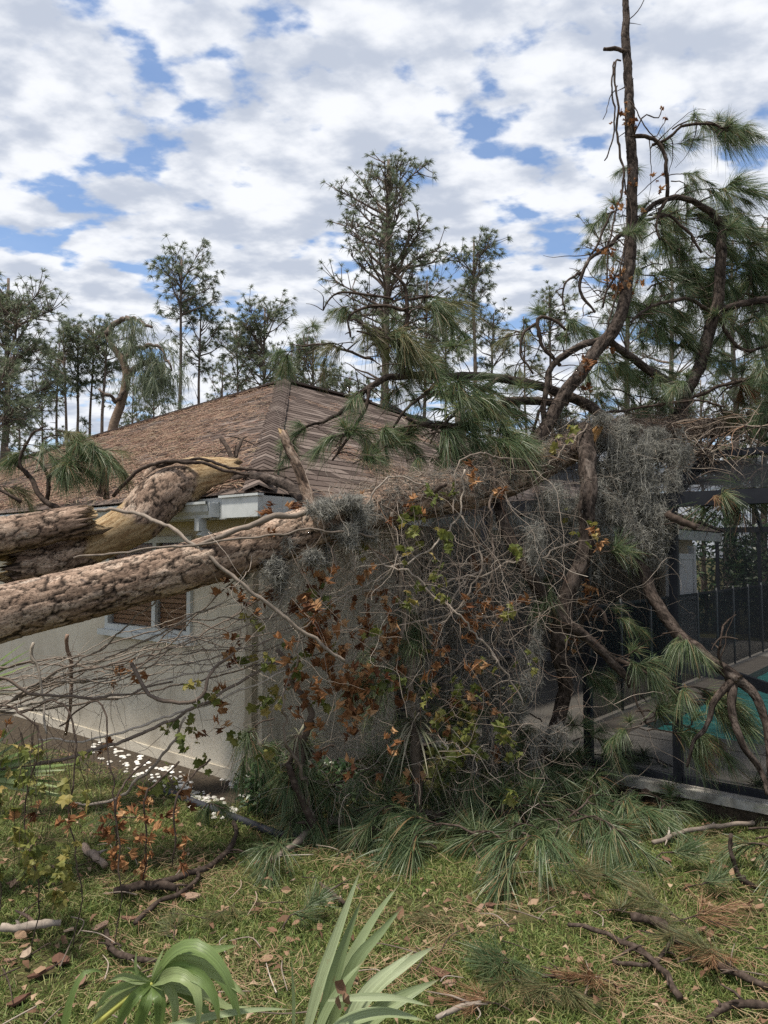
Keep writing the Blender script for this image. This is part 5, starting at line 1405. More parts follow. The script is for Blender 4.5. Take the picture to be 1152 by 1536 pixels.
# ================================================================== standing pines behind the house
def tuft_cloud(P, D, n, L, width, rng, droop=.25):
    """n needles at each of the points P, streaming along D"""
    m = len(P)
    Q = np.repeat(P, n, axis=0) + rng.normal(0, L * .08, (m * n, 3)); DD = np.repeat(D, n, axis=0)
    DD = unit(DD * .75 + rng.normal(0, .5, (m * n, 3)))
    Ln = rng.uniform(.6, 1.15, m * n)[:, None] * L
    C = np.stack([Q, Q + DD * Ln * .55 - np.array([0, 0, 1]) * Ln * droop * .3, Q + DD * Ln - np.array([0, 0, 1]) * Ln * droop], axis=1)
    return ribbons(C, np.array([1, .9, .35]) * width, rand_side(DD, rng))
def pine(px, base_px, top_y, d, crown_y, crown_w, seed, label, limbs=34, r0=.16, bend=0.0, shape='round', dens=1.0, group=None, name='pine_tree', tl=.26, bare=0):
    rg = random.Random(seed); nr = np.random.default_rng(seed)
    top = W(px, top_y, d); base = W(base_px, 835, d); base.z = 0
    cz = W(px, crown_y, d).z; Hh = top.z; half = crown_w / 2 * d / F
    root = thing(name, base, label, 'tree', group)
    pts, rad = [], []
    n = 16
    sd = rg.uniform(0, 50)
    for i in range(n + 1):
        t = i / n
        p = base.lerp(top, t) + Vector((noise.noise(Vector((t * 3, sd, 0))) * .25 + bend * math.sin(t * 3.14), noise.noise(Vector((t * 3, 0, sd))) * .2, 0)) * (t * (1.15 - t) * 2)
        pts.append(p); rad.append(r0 * (1 - .78 * t) * (1.15 if i == 0 else 1))
    mb = MB(); mb.tube(pts, rad, 9); mb.build('trunk', M['far_bark'], root, True)
    def at(z):
        t = min(max(z / Hh, 0), 1) * n; i = min(int(t), n - 1); return pts[i].lerp(pts[i + 1], t - i)
    lm = MB(); TPs, TDs = [], []
    for k in range(limbs + bare):
        if k < limbs:
            f = (k + rg.random()) / limbs            # 0 crown base, 1 top
            z = cz + (Hh - cz) * f * .97
        else:
            f = 0; z = Hh * .3 + (cz - Hh * .3) * rg.random()
        if shape == 'round': env = 1.15 * math.sqrt(max(.05, 1 - ((f - .58) / .64) ** 2))
        elif shape == 'cone': env = (1 - f) * .95 + .12
        else: env = .55 + .75 * math.sin(f * 2.6)
        L = half * env * rg.uniform(.55, 1.12)
        if k >= limbs: L = half * rg.uniform(.3, .9)
        az = rg.uniform(0, 6.283)
        el = rg.uniform(.05, .6) + .55 * f
        z = max(z - L * math.sin(el) * .8, cz * .96) if k < limbs else z
        p = at(z); dv = Vector((math.cos(az) * math.cos(el), math.sin(az) * math.cos(el), math.sin(el)))
        q = [p.copy()]; st = 7; dd = dv.copy()
        for s in range(st):
            dd = (dd + Vector((rg.gauss(0, .12), rg.gauss(0, .12), rg.gauss(.03, .12)))).normalized()
            p = p + dd * (L / st); q.append(p.copy())
        rb0 = max(r0 * .26 * (.4 + L / max(half, .1) * .6), .012)
        lm.tube(q, [rb0 * (1 - .75 * s / st) for s in range(st + 1)], 4, False)
        if k >= limbs and rg.random() < .6: continue
        # side twigs with tufts
        nt = max(4, int((4 + L * 7.5) * dens))
        for _ in range(nt):
            s = rg.choice((rg.triangular(.28, 1.0, .92), rg.gauss(.62, .05), rg.gauss(.9, .07))) * st; s = min(max(s, .1), st - .01); i = min(int(s), st - 1); b = q[i].lerp(q[i + 1], s - i)
            td = (dd * .6 + Vector((rg.gauss(0, .7), rg.gauss(0, .7), rg.gauss(.35, .5)))).normalized()
            tlw = rg.uniform(.15, .75) * min(1, L)
            e = b + td * tlw
            lm.tube([b, b.lerp(e, .5) + Vector((0, 0, -.02)), e], [rb0 * .35, rb0 * .28, rb0 * .2], 3, False)
            TPs.append(tuple(e)); TDs.append(tuple((td + Vector((.25, 0, -.05))).normalized()))
    tag(lm.build('limbs', M['far_bark'], root, True), kind='stuff')
    if TPs:
        v, f = tuft_cloud(np.array(TPs), np.array(TDs), 26, tl * .72, .0140 * d / 24, nr, .35)
        tag(link('crown', v, f, M['needle_far'], root), kind='stuff')
    return root
M['far_bark'] = m_noise('standing_pine_bark', [(.3, (.085, .066, .055)), (.5, (.14, .108, .09)), (.75, (.20, .16, .135))], 6, .9, bump_s=.4, bump_scale=18, bump_d=.02, spec=.15)
G1 = 'pines standing behind the house'
pine(584, 574, 240, 24, 530, 190, 1, 'tallest standing pine with a broad rounded crown behind the roof peak', 66, .21, 0, 'round', .85, G1, bare=8)
pine(712, 708, 356, 25, 470, 95, 2, 'slim forked pine with a small flat crown right of the tallest pine', 26, .13, .1, 'flat', 1.0, G1, bare=6)
pine(740, 727, 470, 26, 560, 80, 3, 'thin short pine standing close beside the slim forked pine', 16, .10, 0, 'flat', .8, G1, bare=5)
pine(640, 632, 420, 27, 560, 120, 4, 'medium pine partly hidden between the tallest pine and the forked pine', 30, .12, 0, 'round', 1.0, G1, bare=5)
pine(668, 668, 470, 30, 590, 90, 41, 'lower pine crown showing through below the forked pine', 24, .12, 0, 'round', 1.0, G1)
pine(785, 790, 475, 28, 590, 70, 5, 'sparse thin pine between the forked pine and the broken upright limb', 18, .09, 0, 'cone', .55, G1, bare=6)
pine(825, 830, 440, 27, 520, 70, 6, 'small round topped pine just left of the broken upright limb', 18, .11, 0, 'round', 1.0, G1, bare=4)
pine(272, 262, 386, 24, 478, 105, 7, 'tall slim pine with an open round crown above the needle covered roof slope', 30, .11, .12, 'round', .9, G1, bare=7)
pine(300, 298, 465, 25, 560, 70, 8, 'short dark pine immediately right of the tall slim pine', 20, .10, 0, 'flat', .9, G1, bare=5)
pine(398, 394, 462, 25, 580, 110, 9, 'full crowned pine just left of the roof peak', 36, .12, 0, 'round', 1.0, G1, bare=4)
pine(355, 358, 490, 27, 590, 70, 10, 'thin pine left of the full crowned pine', 20, .09, 0, 'flat', .8, G1, bare=5)
pine(436, 432, 520, 28, 590, 70, 11, 'low thin pine immediately behind the roof peak', 18, .09, 0, 'flat', .8, G1)
pine(470, 474, 520, 24, 600, 90, 12, 'low bushy pine right of the roof peak', 22, .11, 0, 'round', 1.0, G1)
pine(525, 520, 565, 27, 640, 80, 13, 'short bushy pine low behind the right roof slope', 20, .11, 0, 'round', 1.1, G1)
pine(12, 4, 418, 20, 640, 140, 14, 'dense dark green pine left of the thin trunk group', 46, .16, 0, 'round', 1.5, G1)
pine(-40, -30, 500, 17, 740, 150, 15, 'leafy lower pine under the dense dark green pine', 34, .14, 0, 'round', 1.2, G1)
for i, (x, b, y, w) in enumerate(((97, 100, 492, 70), (118, 112, 488, 60), (140, 130, 496, 56), (88, 84, 515, 40))):
    pine(x, b, y, 23 + i * .6, 590, w, 60 + i, 'thin pine in the close group of slender trunks left of the leaning broken pine', 18, .085, .05, 'flat', .95, G1, bare=6)
pine(160, 143, 488, 23, 560, 66, 17, 'slender pine directly behind the leaning broken pine', 20, .10, 0, 'flat', 1.0, G1, bare=6)
pine(940, 940, 300, 19, 600, 150, 18, 'standing pine directly behind the tall broken upright limb', 28, .12, 0, 'round', .6, G1, bare=5)
pine(1005, 1003, 330, 22, 640, 150, 19, 'bushy pine seen between the two upright broken limbs', 30, .13, 0, 'round', .6, G1)
pine(1100, 1098, 360, 20, 640, 150, 20, 'bushy pine right behind the shorter upright limb', 30, .13, 0, 'round', .6, G1)
pine(1150, 1143, 345, 23, 620, 120, 21, 'tall bushy pine at the far side of the pool enclosure', 26, .12, 0, 'round', .6, G1)
for i, (x, y, d) in enumerate(((885, 570, 30), (850, 600, 33), (1050, 570, 30), (960, 580, 28), (1010, 600, 30), (1085, 590, 26), (750, 620, 33), (1125, 600, 24), (1165, 570, 24))):
    pine(x, x + 3, y, d, 730, 95, 80 + i, 'low background pine in the thicket behind the pool enclosure', 20, .10, 0, 'round', .7, G1, bare=3)
for i, (x, y, d) in enumerate(((30, 600, 30), (65, 560, 32), (335, 545, 30), (230, 560, 30), (480, 560, 31), (200, 575, 32))):
    pine(x, x, y, d, 680, 70, 120 + i, 'low background pine in the thicket behind the needle covered roof slope', 18, .09, 0, 'flat', .8, G1, bare=3)
# leaning broken pine with its dead top hanging
lp = thing('leaning_broken_pine', G(170, 930), 'leaning pale broken pine with its dead brown top hanging down', 'tree', G1)
p, r = px_path([(150, 880, 16, 7), (158, 760, 16, 7), (168, 650, 16, 7), (182, 605, 16, 6.5), (190, 565, 16, 6), (184, 540, 16, 5.5), (168, 518, 16, 4.5), (160, 500, 16, 3)])
p[0].z = 0
mb = MB(); P, Rr, _ = catmull(p, r, 40); mb.tube(P, Rr, 10)
M['pale_bark'] = m_noise('pale_bark', [(.3, (.13, .09, .065)), (.7, (.27, .195, .14))], 9, .9, bump_s=.5, bump_scale=22, bump_d=.02)
mb.build('trunk', M['pale_bark'], lp, True)
TPs, TDs = [], []; rg = random.Random(4)
for pth in ([(186, 540, 16, 4), (205, 525, 15.8, 3.4), (228, 517, 15.6, 2.6), (248, 530, 15.5, 2), (256, 560, 15.4, 1.5)], [(190, 575, 16, 3.5), (172, 600, 15.8, 3), (160, 590, 15.6, 2.4), (150, 585, 15.6, 2)], [(162, 500, 16, 5), (175, 482, 15.9, 4), (200, 480, 15.7, 3), (225, 490, 15.6, 2)], [(186, 540, 16, 4), (200, 505, 16, 3), (195, 480, 16, 2), (180, 478, 16, 1.5)], [(192, 565, 16, 5), (215, 545, 15.8, 4), (235, 540, 15.7, 3), (245, 575, 15.6, 2)]):
    o, P = twig_part(pth, lp, 'limb', mat=M['far_bark'], jit=.05)
    if len(TPs) < 900 and pth[-1][0] > 200:
        for q in P[len(P) // 3:]:
            for _ in range(3 if rg.random() < .7 else 0):
                TPs.append(tuple(q + Vector((rg.gauss(0, .25), rg.gauss(0, .3), -abs(rg.gauss(0, .45)))))); TDs.append((rg.gauss(.1, .3), rg.gauss(0, .3), -1))
v, f = tuft_cloud(np.array(TPs), unit(np.array(TDs)), 18, .30, .010, np.random.default_rng(5), .5)
tag(link('hanging_top', v, f, M['needle_far'], lp), kind='stuff')

# leaf-like shrubs and hedge beyond the enclosure
def leaf_blob(cx, cy, rx, ry, h, n, seed, size):
    rg = np.random.default_rng(seed)
    D = unit(rg.normal(size=(n, 3))); r = rg.uniform(.55, 1.0, n) ** .6
    lump = np.array([1 + .35 * noise.noise(Vector(d) * 2.2 + Vector((seed, 0, 0))) for d in D])
    P = D * (r * lump)[:, None] * np.array([rx, ry, h / 2]) + np.array([cx, cy, h * .5])
    P[:, 2] = np.maximum(P[:, 2], .03)
    T = unit(rg.normal(size=(n, 3)) + D * .6); sd = rand_side(T, rg)
    L = rg.uniform(.6, 1.3, n)[:, None] * size
    C = np.stack([P, P + T * L * .5 + np.array([0, 0, .1]) * L, P + T * L], axis=1)
    return ribbons(C, np.array([.08, .42, .05]) * size, sd)
for i in range(7):
    b = FAR + 3.0 + random.uniform(-.4, .6); q = -1.0 + i * 1.9
    c = Pt(q, b, 0); h = random.uniform(2.2, 3.4)
    rt = thing('hedge_shrub', c, 'leafy dark shrub in the hedge beyond the far end of the pool enclosure', 'shrub', 'hedge shrubs beyond the pool')
    st = MB()
    for k in range(5):
        e = c + Vector((random.gauss(0, .4), random.gauss(0, .4), h * .7)); st.tube([c + Vector((random.gauss(0, .1), random.gauss(0, .1), 0)), c.lerp(e, .5) + Vector((.05, 0, 0)), e], [.03, .02, .01], 5)
    st.build('stem', M['far_bark'], rt)
    v, f = leaf_blob(c.x, c.y, 1.2, 1.0, h, 4200, 500 + i, .13)
    tag(link('foliage', v, f, M['shrub'], rt), kind='stuff')

# ================================================================== palms
def blade(p, d, side, L, w, droop, K=9, fold=.35, curl=0.0):
    """one folded palm segment as vertices and quads: two half-blades along a drooping midline"""
    v = []
    dd = d.normalized()
    for i in range(K):
        t = i / (K - 1)
        c = p + dd * (L * t) + Vector((0, 0, -droop * L * t * t)) + side * (curl * L * t * t)
        ww = w * (.28 + .72 * min(t / .35, 1)) * (1 if t < .5 else max(.03, 1 - ((t - .5) / .5) ** 1.5))
        tdir = (dd + Vector((0, 0, -2 * droop * t))).normalized()
        s = (side - tdir * side.dot(tdir)).normalized(); nn = s.cross(tdir)
        v += [c - s * ww / 2 + nn * (ww * fold / 2), c - nn * (ww * fold / 2), c + s * ww / 2 + nn * (ww * fold / 2)]
    f = []
    for i in range(K - 1):
        a = i * 3
        f += [(a, a + 1, a + 4, a + 3), (a + 1, a + 2, a + 5, a + 4)]
    return [tuple(x) for x in v], f
def blade_to(parent, p, tip, w, bow, side=None, name='leaflet', mat=None, K=10):
    """segment from p to tip, bowed upwards by bow (fraction of length)"""
    d = tip - p; L = d.length
    d0 = d + Vector((0, 0, bow * L))
    s = side or d.cross(Vector((0, 0, 1)))
    if s.length < 1e-4: s = Vector((1, 0, 0))
    v, f = blade(p, d0, s.normalized(), d0.length, w, bow * L / d0.length, K)
    return link(name, v, f, mat or M['palm'], parent, True)
D1 = 2.05
fp = thing('cabbage_palm_seedling', Vector(W(150, 1540, D1).xy.to_3d()), 'young fan palm with arching drooping green leaf segments and yellow stalk', 'palm')
hub = W(230, 1474, D1)
st = MB(); pts, rr, _ = catmull([Vector((W(150, 1536, D1).x, D1 - .02, 0)), W(118, 1600, D1), W(170, 1515, D1), hub], [.012, .010, .008, .006], 22); st.tube(pts, rr, 8)
st.build('stalk', M['palm_stem'], fp, True)
def blade_curve(parent, pth, w_px, tilt=0.0, K=14, name='leaflet', mat='palm'):
    """folded segment along a traced curve [(px, py, depth)], broad side turned by tilt from facing the lens"""
    P_, _, _ = catmull([W(*q) for q in pth], [1] * len(pth), K)
    v = []; dmean = sum(q[2] for q in pth) / len(pth); w = w_px * dmean / F
    for i, c in enumerate(P_):
        t = i / (K - 1)
        td = (P_[min(i + 1, K - 1)] - P_[max(i - 1, 0)]).normalized()
        vw = Vector((0, -.92, .40)); sdv = td.cross(vw)
        if sdv.length < 1e-3: sdv = Vector((1, 0, 0))
        sdv.normalize(); nn = sdv.cross(td).normalized()
        tl_ = tilt + .25 * math.sin(t * 3)
        s_ = sdv * math.cos(tl_) + nn * math.sin(tl_); n2 = s_.cross(td).normalized()
        ww = w * (.35 + .65 * min(t / .3, 1)) * (1 if t < .45 else max(.02, 1 - ((t - .45) / .55) ** 1.4))
        v += [c - s_ * ww / 2 + n2 * ww * .16, c - n2 * ww * .10, c + s_ * ww / 2 + n2 * ww * .16]
    f = []
    for i in range(K - 1):
        a_ = i * 3; f += [(a_, a_ + 1, a_ + 4, a_ + 3), (a_ + 1, a_ + 2, a_ + 5, a_ + 4)]
    o = link(name, [tuple(x) for x in v], f, M[mat], parent, True)
    ca = o.data.color_attributes.new('vein', 'FLOAT_COLOR', 'POINT')
    sd = random.uniform(0, 50); ca.data.foreach_set('color', np.array([(sd + j * .5, i / K, sd, 1) for i in range(K) for j in range(3)], dtype=np.float32).ravel())
    return o
h = (228, 1475, D1)
for pth, w, tl_ in [
    ([h, (258, 1432, 2.0), (296, 1421, 1.97), (338, 1462, 1.95), (364, 1540, 1.95)], 22, .5), ([h, (275, 1440, 2.1), (312, 1428, 2.15), (360, 1417, 2.2)], 20, .3),
    ([h, (262, 1448, 2.0), (300, 1450, 1.98), (340, 1470, 1.96), (374, 1500, 1.95)], 24, .2), ([h, (265, 1455, 1.98), (300, 1465, 1.95), (322, 1495, 1.93), (330, 1545, 1.92)], 22, -.2),
    ([h, (262, 1462, 1.96), (288, 1475, 1.94), (298, 1505, 1.92), (296, 1552, 1.92)], 20, .2), ([h, (290, 1446, 2.08), (330, 1470, 2.1), (352, 1510, 2.1), (355, 1552, 2.1)], 20, .7),
    ([h, (252, 1484, 2.0), (262, 1515, 1.98), (258, 1560, 1.98)], 16, .6), ([h, (240, 1495, 2.0), (240, 1525, 2.0), (236, 1565, 2.0)], 18, -.3), ([h, (218, 1505, 2.0), (208, 1535, 2.0), (200, 1570, 2.0)], 18, .3),
    ([h, (205, 1492, 2.0), (185, 1520, 2.0), (172, 1560, 2.0)], 16, .1), ([h, (195, 1486, 2.05), (160, 1508, 2.05), (128, 1552, 2.05)], 16, .5), ([h, (190, 1478, 2.05), (162, 1490, 2.05), (140, 1520, 2.05)], 14, .2),
    ([h, (202, 1468, 2.05), (182, 1464, 2.05), (160, 1474, 2.05)], 12, .0), ([h, (210, 1460, 2.08), (195, 1453, 2.1), (178, 1457, 2.1)], 10, .3), ([(210, 1468, 2.06), (204, 1448, 2.06), (205, 1424, 2.07)], 5, 0), ([h, (236, 1448, 2.05), (247, 1420, 2.06)], 9, .4), ([(268, 1434, 2.1), (280, 1418, 2.12), (292, 1401, 2.13)], 6, .2),
    ([(90, 1590, 2.0), (103, 1515, 2.0), (124, 1462, 2.02), (150, 1456, 2.05), (160, 1462, 2.06)], 14, .2), ([h, (300, 1490, 2.12), (345, 1512, 2.15), (380, 1508, 2.18)], 18, .6), ([h, (275, 1492, 2.1), (310, 1520, 2.1), (322, 1560, 2.1)], 18, .8)]:
    blade_curve(fp, pth, w, tl_)
D2_ = 2.15
fr = thing('fan_palm_leaf', Vector((W(470, 1600, D2_).x, D2_, 0)), 'stiff upright fan palm leaf with long pointed pale green segments', 'palm')
hub2 = W(470, 1585, D2_)
st = MB(); st.tube([Vector((hub2.x - .05, hub2.y, 0)), Vector((hub2.x - .03, hub2.y, hub2.z * .5)), hub2], [.013, .011, .009], 8); st.build('stalk', M['palm_stem'], fr, True)
for pth, w, tl_ in [
    ([(452, 1580, 2.15), (478, 1485, 2.17), (512, 1385, 2.2), (543, 1298, 2.22)], 19, .3), ([(472, 1580, 2.12), (500, 1470, 2.12), (524, 1395, 2.12), (545, 1343, 2.12)], 19, -.2), ([(484, 1560, 2.2), (520, 1455, 2.24), (560, 1380, 2.28), (601, 1323, 2.3)], 18, .3),
    ([(490, 1560, 2.15), (530, 1450, 2.16), (570, 1400, 2.18), (607, 1356, 2.2)], 19, -.1), ([(500, 1560, 2.12), (560, 1482, 2.14), (610, 1445, 2.16), (656, 1417, 2.18)], 24, .1), ([(510, 1560, 2.05), (545, 1495, 2.05), (585, 1455, 2.06), (625, 1423, 2.08)], 17, .4),
    ([(505, 1575, 2.05), (565, 1520, 2.05), (615, 1490, 2.06), (660, 1468, 2.08)], 24, .0), ([(492, 1500, 2.0), (545, 1496, 2.0), (600, 1498, 2.0), (648, 1510, 2.0)], 11, .2), ([(230, 1545, 1.95), (320, 1524, 1.96), (390, 1514, 1.97), (440, 1514, 1.98)], 10, .2), ([(440, 1560, 2.1), (441, 1500, 2.1), (437, 1434, 2.1)], 6, .2),
    ([(470, 1580, 2.0), (520, 1535, 2.0), (580, 1520, 2.0), (640, 1532, 2.0)], 22, .5), ([(465, 1580, 2.1), (490, 1520, 2.1), (520, 1470, 2.1), (548, 1440, 2.12)], 18, .6)]:
    blade_curve(fr, pth, w, tl_, mat='palm_pale')
# curled brown leaf caught on the fan
# saw palmetto at the left edge
def palmetto(name, loc, label, hubs):
    t = thing(name, loc, label, 'palm')
    for hub_, tips_, w in hubs:
        mb_ = MB(); b_ = Vector((hub_.x - .12, hub_.y, 0)); mb_.tube([b_, b_.lerp(hub_, .55) + Vector((-.02, 0, .04)), hub_], [.011, .009, .008], 6); mb_.build('stalk', M['palm_stem'], t, True)
        for tp in tips_:
            blade_to(t, hub_, tp, w * random.uniform(.8, 1.1), random.uniform(.02, .12), Vector((random.uniform(-.2, .2), .8, random.uniform(.2, .7))))
    return t
h1 = W(-55, 1168, 4.3)
palmetto('saw_palmetto', Vector((h1.x - .2, h1.y, 0)), 'bright green saw palmetto fan reaching in front of the mulch bed', [(h1, [W(100 + random.uniform(-22, 36), 1112 + k * 8.5 + random.uniform(-3, 3), 4.3 + random.uniform(-.2, .25)) for k in range(11)] + [W(30, 1085, 4.3), W(60, 1095, 4.35)], .04)])
h2 = W(-70, 1045, 4.9)
palmetto('saw_palmetto', Vector((h2.x - .2, h2.y, 0)), 'dark saw palmetto fan under the big trunk beside the window wall', [(h2, [W(35 + random.uniform(-20, 26), 962 + k * 11, 4.9 + random.uniform(-.2, .2)) for k in range(8)], .035)])
# cabbage palm crown rising behind the roof boughs
cp = thing('cabbage_palm', G(700, 912), 'cabbage palm with fan fronds behind the roof boughs', 'palm')
ct = W(690, 612, 17)
mb = MB(); mb.tube([Vector((ct.x, ct.y, 0)), Vector((ct.x + .05, ct.y, ct.z * .5)), ct], [.16, .14, .13], 10); mb.build('trunk', M['palm_trunk'], cp, True)
for k in range(16):
    az = k / 16 * 6.283 + random.uniform(-.2, .2); el = random.uniform(-.3, 1.1)
    dv = Vector((math.cos(az) * math.cos(el), math.sin(az) * math.cos(el), math.sin(el))); hb = ct + dv * random.uniform(.5, .8)
    vv, ff = [], []
    mb = MB(); mb.tube([ct, ct.lerp(hb, .5) + Vector((0, 0, .05)), hb], [.02, .015, .012], 5); fd = mb.build('frond', M['palm_stem'], cp)
    for j in range(13):
        a = (j - 6) / 6 * 1.5
        sdv = dv.cross(Vector((0, 0, 1))).normalized()
        d2 = (dv * math.cos(a) + sdv * math.sin(a)).normalized()
        v, f = blade(hb, d2 + Vector((0, 0, .1)), sdv.cross(d2).cross(d2).normalized(), random.uniform(.5, .7), .05, random.uniform(.2, .5), 5)
        n0 = len(vv); vv += v; ff += [tuple(i + n0 for i in q) for q in f]
    tag(link('leaflets', vv, ff, M['shrub'], fd), kind='stuff')

# rosette plants under the vines
def rosette(name, c, label, n, L, w, stem=.0, droop=.6):
    t = thing(name, Vector((c.x, c.y, 0)), label, 'plant')
    mb_ = MB(); mb_.tube([Vector((c.x, c.y, 0)), Vector((c.x + .02, c.y, c.z * .5)), c], [.045, .04, .035], 8); mb_.build('stem', M['palm_trunk'], t, True)
    for k in range(n):
        az = random.uniform(0, 6.283); el = random.uniform(-.7, 1.0)
        dv = Vector((math.cos(az) * math.cos(el), math.sin(az) * math.cos(el), math.sin(el)))
        v, f = blade(c, dv, dv.cross(Vector((0, 0, 1))).normalized(), L * random.uniform(.75, 1.1), w, random.uniform(.3, 1) * droop, 7, .3)
        link('leaf', v, f, M['yucca'], t, True)
rosette('rosette_plant', W(622, 1085, 5.25), 'pale spiky rosette plant hanging inside the dark vine curtain', 46, .36, .014, droop=.75)
rosette('rosette_plant', W(448, 1102, 5.2), 'small dry spiky rosette plant in front of the stucco wall corner', 26, .22, .013, droop=.8)
# corner shrub
for (x, y, h, n, lab) in ((415, 1218, .42, 1100, 'low dark green glossy shrub at the house corner beside the downspout'), (500, 1215, .35, 700, 'low dark shrub under the vine curtain next to the corner shrub')):
    c = G(x, y)
    rt = thing('corner_shrub', c, lab, 'shrub')
    mb = MB()
    for k in range(6):
        e = c + Vector((random.gauss(0, .14), random.gauss(0, .14), h * .8)); mb.tube([c, c.lerp(e, .5), e], [.008, .006, .004], 5)
    mb.build('stem', M['twig'], rt)
    v, f = leaf_blob(c.x, c.y, .26, .24, h, n, int(x), .06)
    tag(link('foliage', v, f, M['shrub'], rt), kind='stuff')

# ================================================================== lawn cover
rg = np.random.default_rng(42)
def lawn_points(n, y0=2.75, y1=7.6):
    """more points near the camera; inside the view wedge, off the deck, bed and house"""
    y = y0 + (y1 - y0) * rg.beta(.95, 1.5, n); x = rg.uniform(-.62, .62, n) * y
    P = np.stack([x, y, np.zeros(n)], axis=1)
    rel = P - np.array(H(OV, 0)); qq = -(rel @ np.array(U)); bb = rel @ np.array(V_)
    off_deck = ~((bb > S0 - .06) & (qq > -.3))
    off_house = ~((qq < .1) & (bb > OV - .45))
    return P[off_deck & off_house]
P = lawn_points(210000)
n = len(P)
clump = np.array([noise.noise(Vector((p[0] * 1.6, p[1] * 1.6, 0))) + .6 * noise.noise(Vector((p[0] * 5, p[1] * 5, 3))) for p in P])
P = P[clump > rg.uniform(-.95, .25, n)]; n = len(P)
th = rg.uniform(0, 6.283, n); lean = rg.uniform(.35, 1.5, n)
D = np.stack([np.cos(th) * np.sin(lean), np.sin(th) * np.sin(lean), np.cos(lean) + .05], axis=1)
L = rg.uniform(.025, .075, n)[:, None]
C = np.stack([P, P + D * L * .55, P + D * L - np.array([0, 0, 1]) * L * .22], axis=1); C[..., 2] = np.maximum(C[..., 2], .004)
v, f = ribbons(C, np.array([1, .85, .15]) * .0042, rand_side(D, rg))
tag(link('grass', v, f, M['grass'], recentre=False), 'shaggy short lawn grass mixed with storm litter', 'grass', kind='stuff')
P = lawn_points(27000); dr_ = np.array([noise.noise(Vector((p[0] * 2.2, p[1] * 2.2, 5))) + .5 * noise.noise(Vector((p[0] * 7, p[1] * 7, 2))) for p in P]); P = P[dr_ > rg.uniform(-.15, .55, len(P))]; n = len(P)
# straw drifts share a direction locally
th = np.array([noise.noise(Vector((p[0] * .9, p[1] * .9, 8))) * 5 for p in P]) + rg.normal(0, 1.1, n)
D = np.stack([np.cos(th), np.sin(th), rg.normal(0, .10, n)], axis=1); L = rg.uniform(.06, .20, n)[:, None]
z0 = rg.uniform(.012, .055, n); P[:, 2] = z0
sdv = unit(np.stack([-D[:, 1], D[:, 0], np.zeros(n)], axis=1))
C = np.stack([P - D * L / 2, P + sdv * rg.normal(0, .016, n)[:, None] + np.array([0, 0, .012]), P + D * L / 2], axis=1); C[..., 2] = np.maximum(C[..., 2], .006)
v, f = ribbons(C, np.array([.8, 1, .5]) * .0026, unit(sdv + np.array([0, 0, 1]) * rg.normal(0, .5, n)[:, None]))
tag(link('pine_straw', v, f, M['straw'], recentre=False), 'loose brown and green pine needles scattered over the lawn', 'pine straw', kind='stuff')
# dry leaf bits
P = lawn_points(800); n = len(P); P[:, 2] = rg.uniform(.02, .05, n)
th = rg.uniform(0, 6.283, n); D = np.stack([np.cos(th), np.sin(th), rg.normal(0, .3, n)], axis=1); L = rg.uniform(.02, .055, n)[:, None]
C = np.stack([P - D * L / 2, P + np.array([0, 0, .012]), P + D * L / 2], axis=1); C[..., 2] = np.maximum(C[..., 2], .012)
v, f = ribbons(C, np.stack([rg.uniform(.004, .01, n), rg.uniform(.014, .032, n), rg.uniform(.003, .008, n)], axis=1), unit(np.stack([-D[:, 1], D[:, 0], rg.normal(0, .4, n)], axis=1)))
tag(link('leaf_bits', v, f, M['leaf_oak'], recentre=False), 'small dry tan leaf fragments scattered over the lawn', 'leaf litter', kind='stuff')

# large single dry leaves
def dry_leaf_mesh(seed):
    rg_ = random.Random(seed); v = []; K = 6; c = rg_.uniform(.2, .6)
    for i in range(K):
        t = i / (K - 1); w = .32 * math.sin(t * 2.9 + .15) * rg_.uniform(.8, 1.2); z = c * (t - .5) ** 2 - .02
        v += [(t - .5, -w, z + c * w), (t - .5, 0, z), (t - .5, w, z + c * w * rg_.uniform(.3, 1.4))]
    f = []
    for i in range(K - 1):
        a = i * 3; f += [(a, a + 1, a + 4, a + 3), (a + 1, a + 2, a + 5, a + 4)]
    me = np_mesh('fallen_leaf', v, f); me.materials.append(M['leaf_oak']); return me
DL = [dry_leaf_mesh(i) for i in range(6)]
for xx, yy, rz in ((508, 1480, .6), (516, 1500, 2.0), (504, 1505, 1.2)): inst('curled_leaf', DL[2], W(xx, yy, 1.98), (1.2, .8, rz), .05, fr)
near = [(60, 1455), (95, 1410), (40, 1400), (20, 1325), (735, 1365), (705, 1350), (880, 1360), (860, 1340), (690, 1330), (720, 1390), (1125, 1355), (1140, 1360), (1065, 1400), (1080, 1405), (1055, 1395), (870, 1440), (885, 1448), (1000, 1335), (640, 1360), (600, 1370), (425, 1380), (445, 1385), (380, 1345), (430, 1335), (350, 1330), (1130, 1450), (700, 1500), (720, 1500), (580, 1440), (610, 1440), (400, 1440), (480, 1390), (320, 1400), (230, 1355), (100, 1350), (160, 1340), (520, 1330), (1000, 1440), (945, 1340), (800, 1355), (760, 1340), (1100, 1310)]
for (x, y) in near + [(random.uniform(0, 1152), random.uniform(1300, 1530)) for _ in range(25)]:
    p = G(x, y, .045)
    tag(inst('fallen_leaf', random.choice(DL), p, (random.gauss(0, .35), random.gauss(0, .35), random.uniform(0, 6.28)), random.uniform(.03, .075)), 'single dry brown leaf lying on the lawn', 'leaf', 'dry leaves on the lawn')
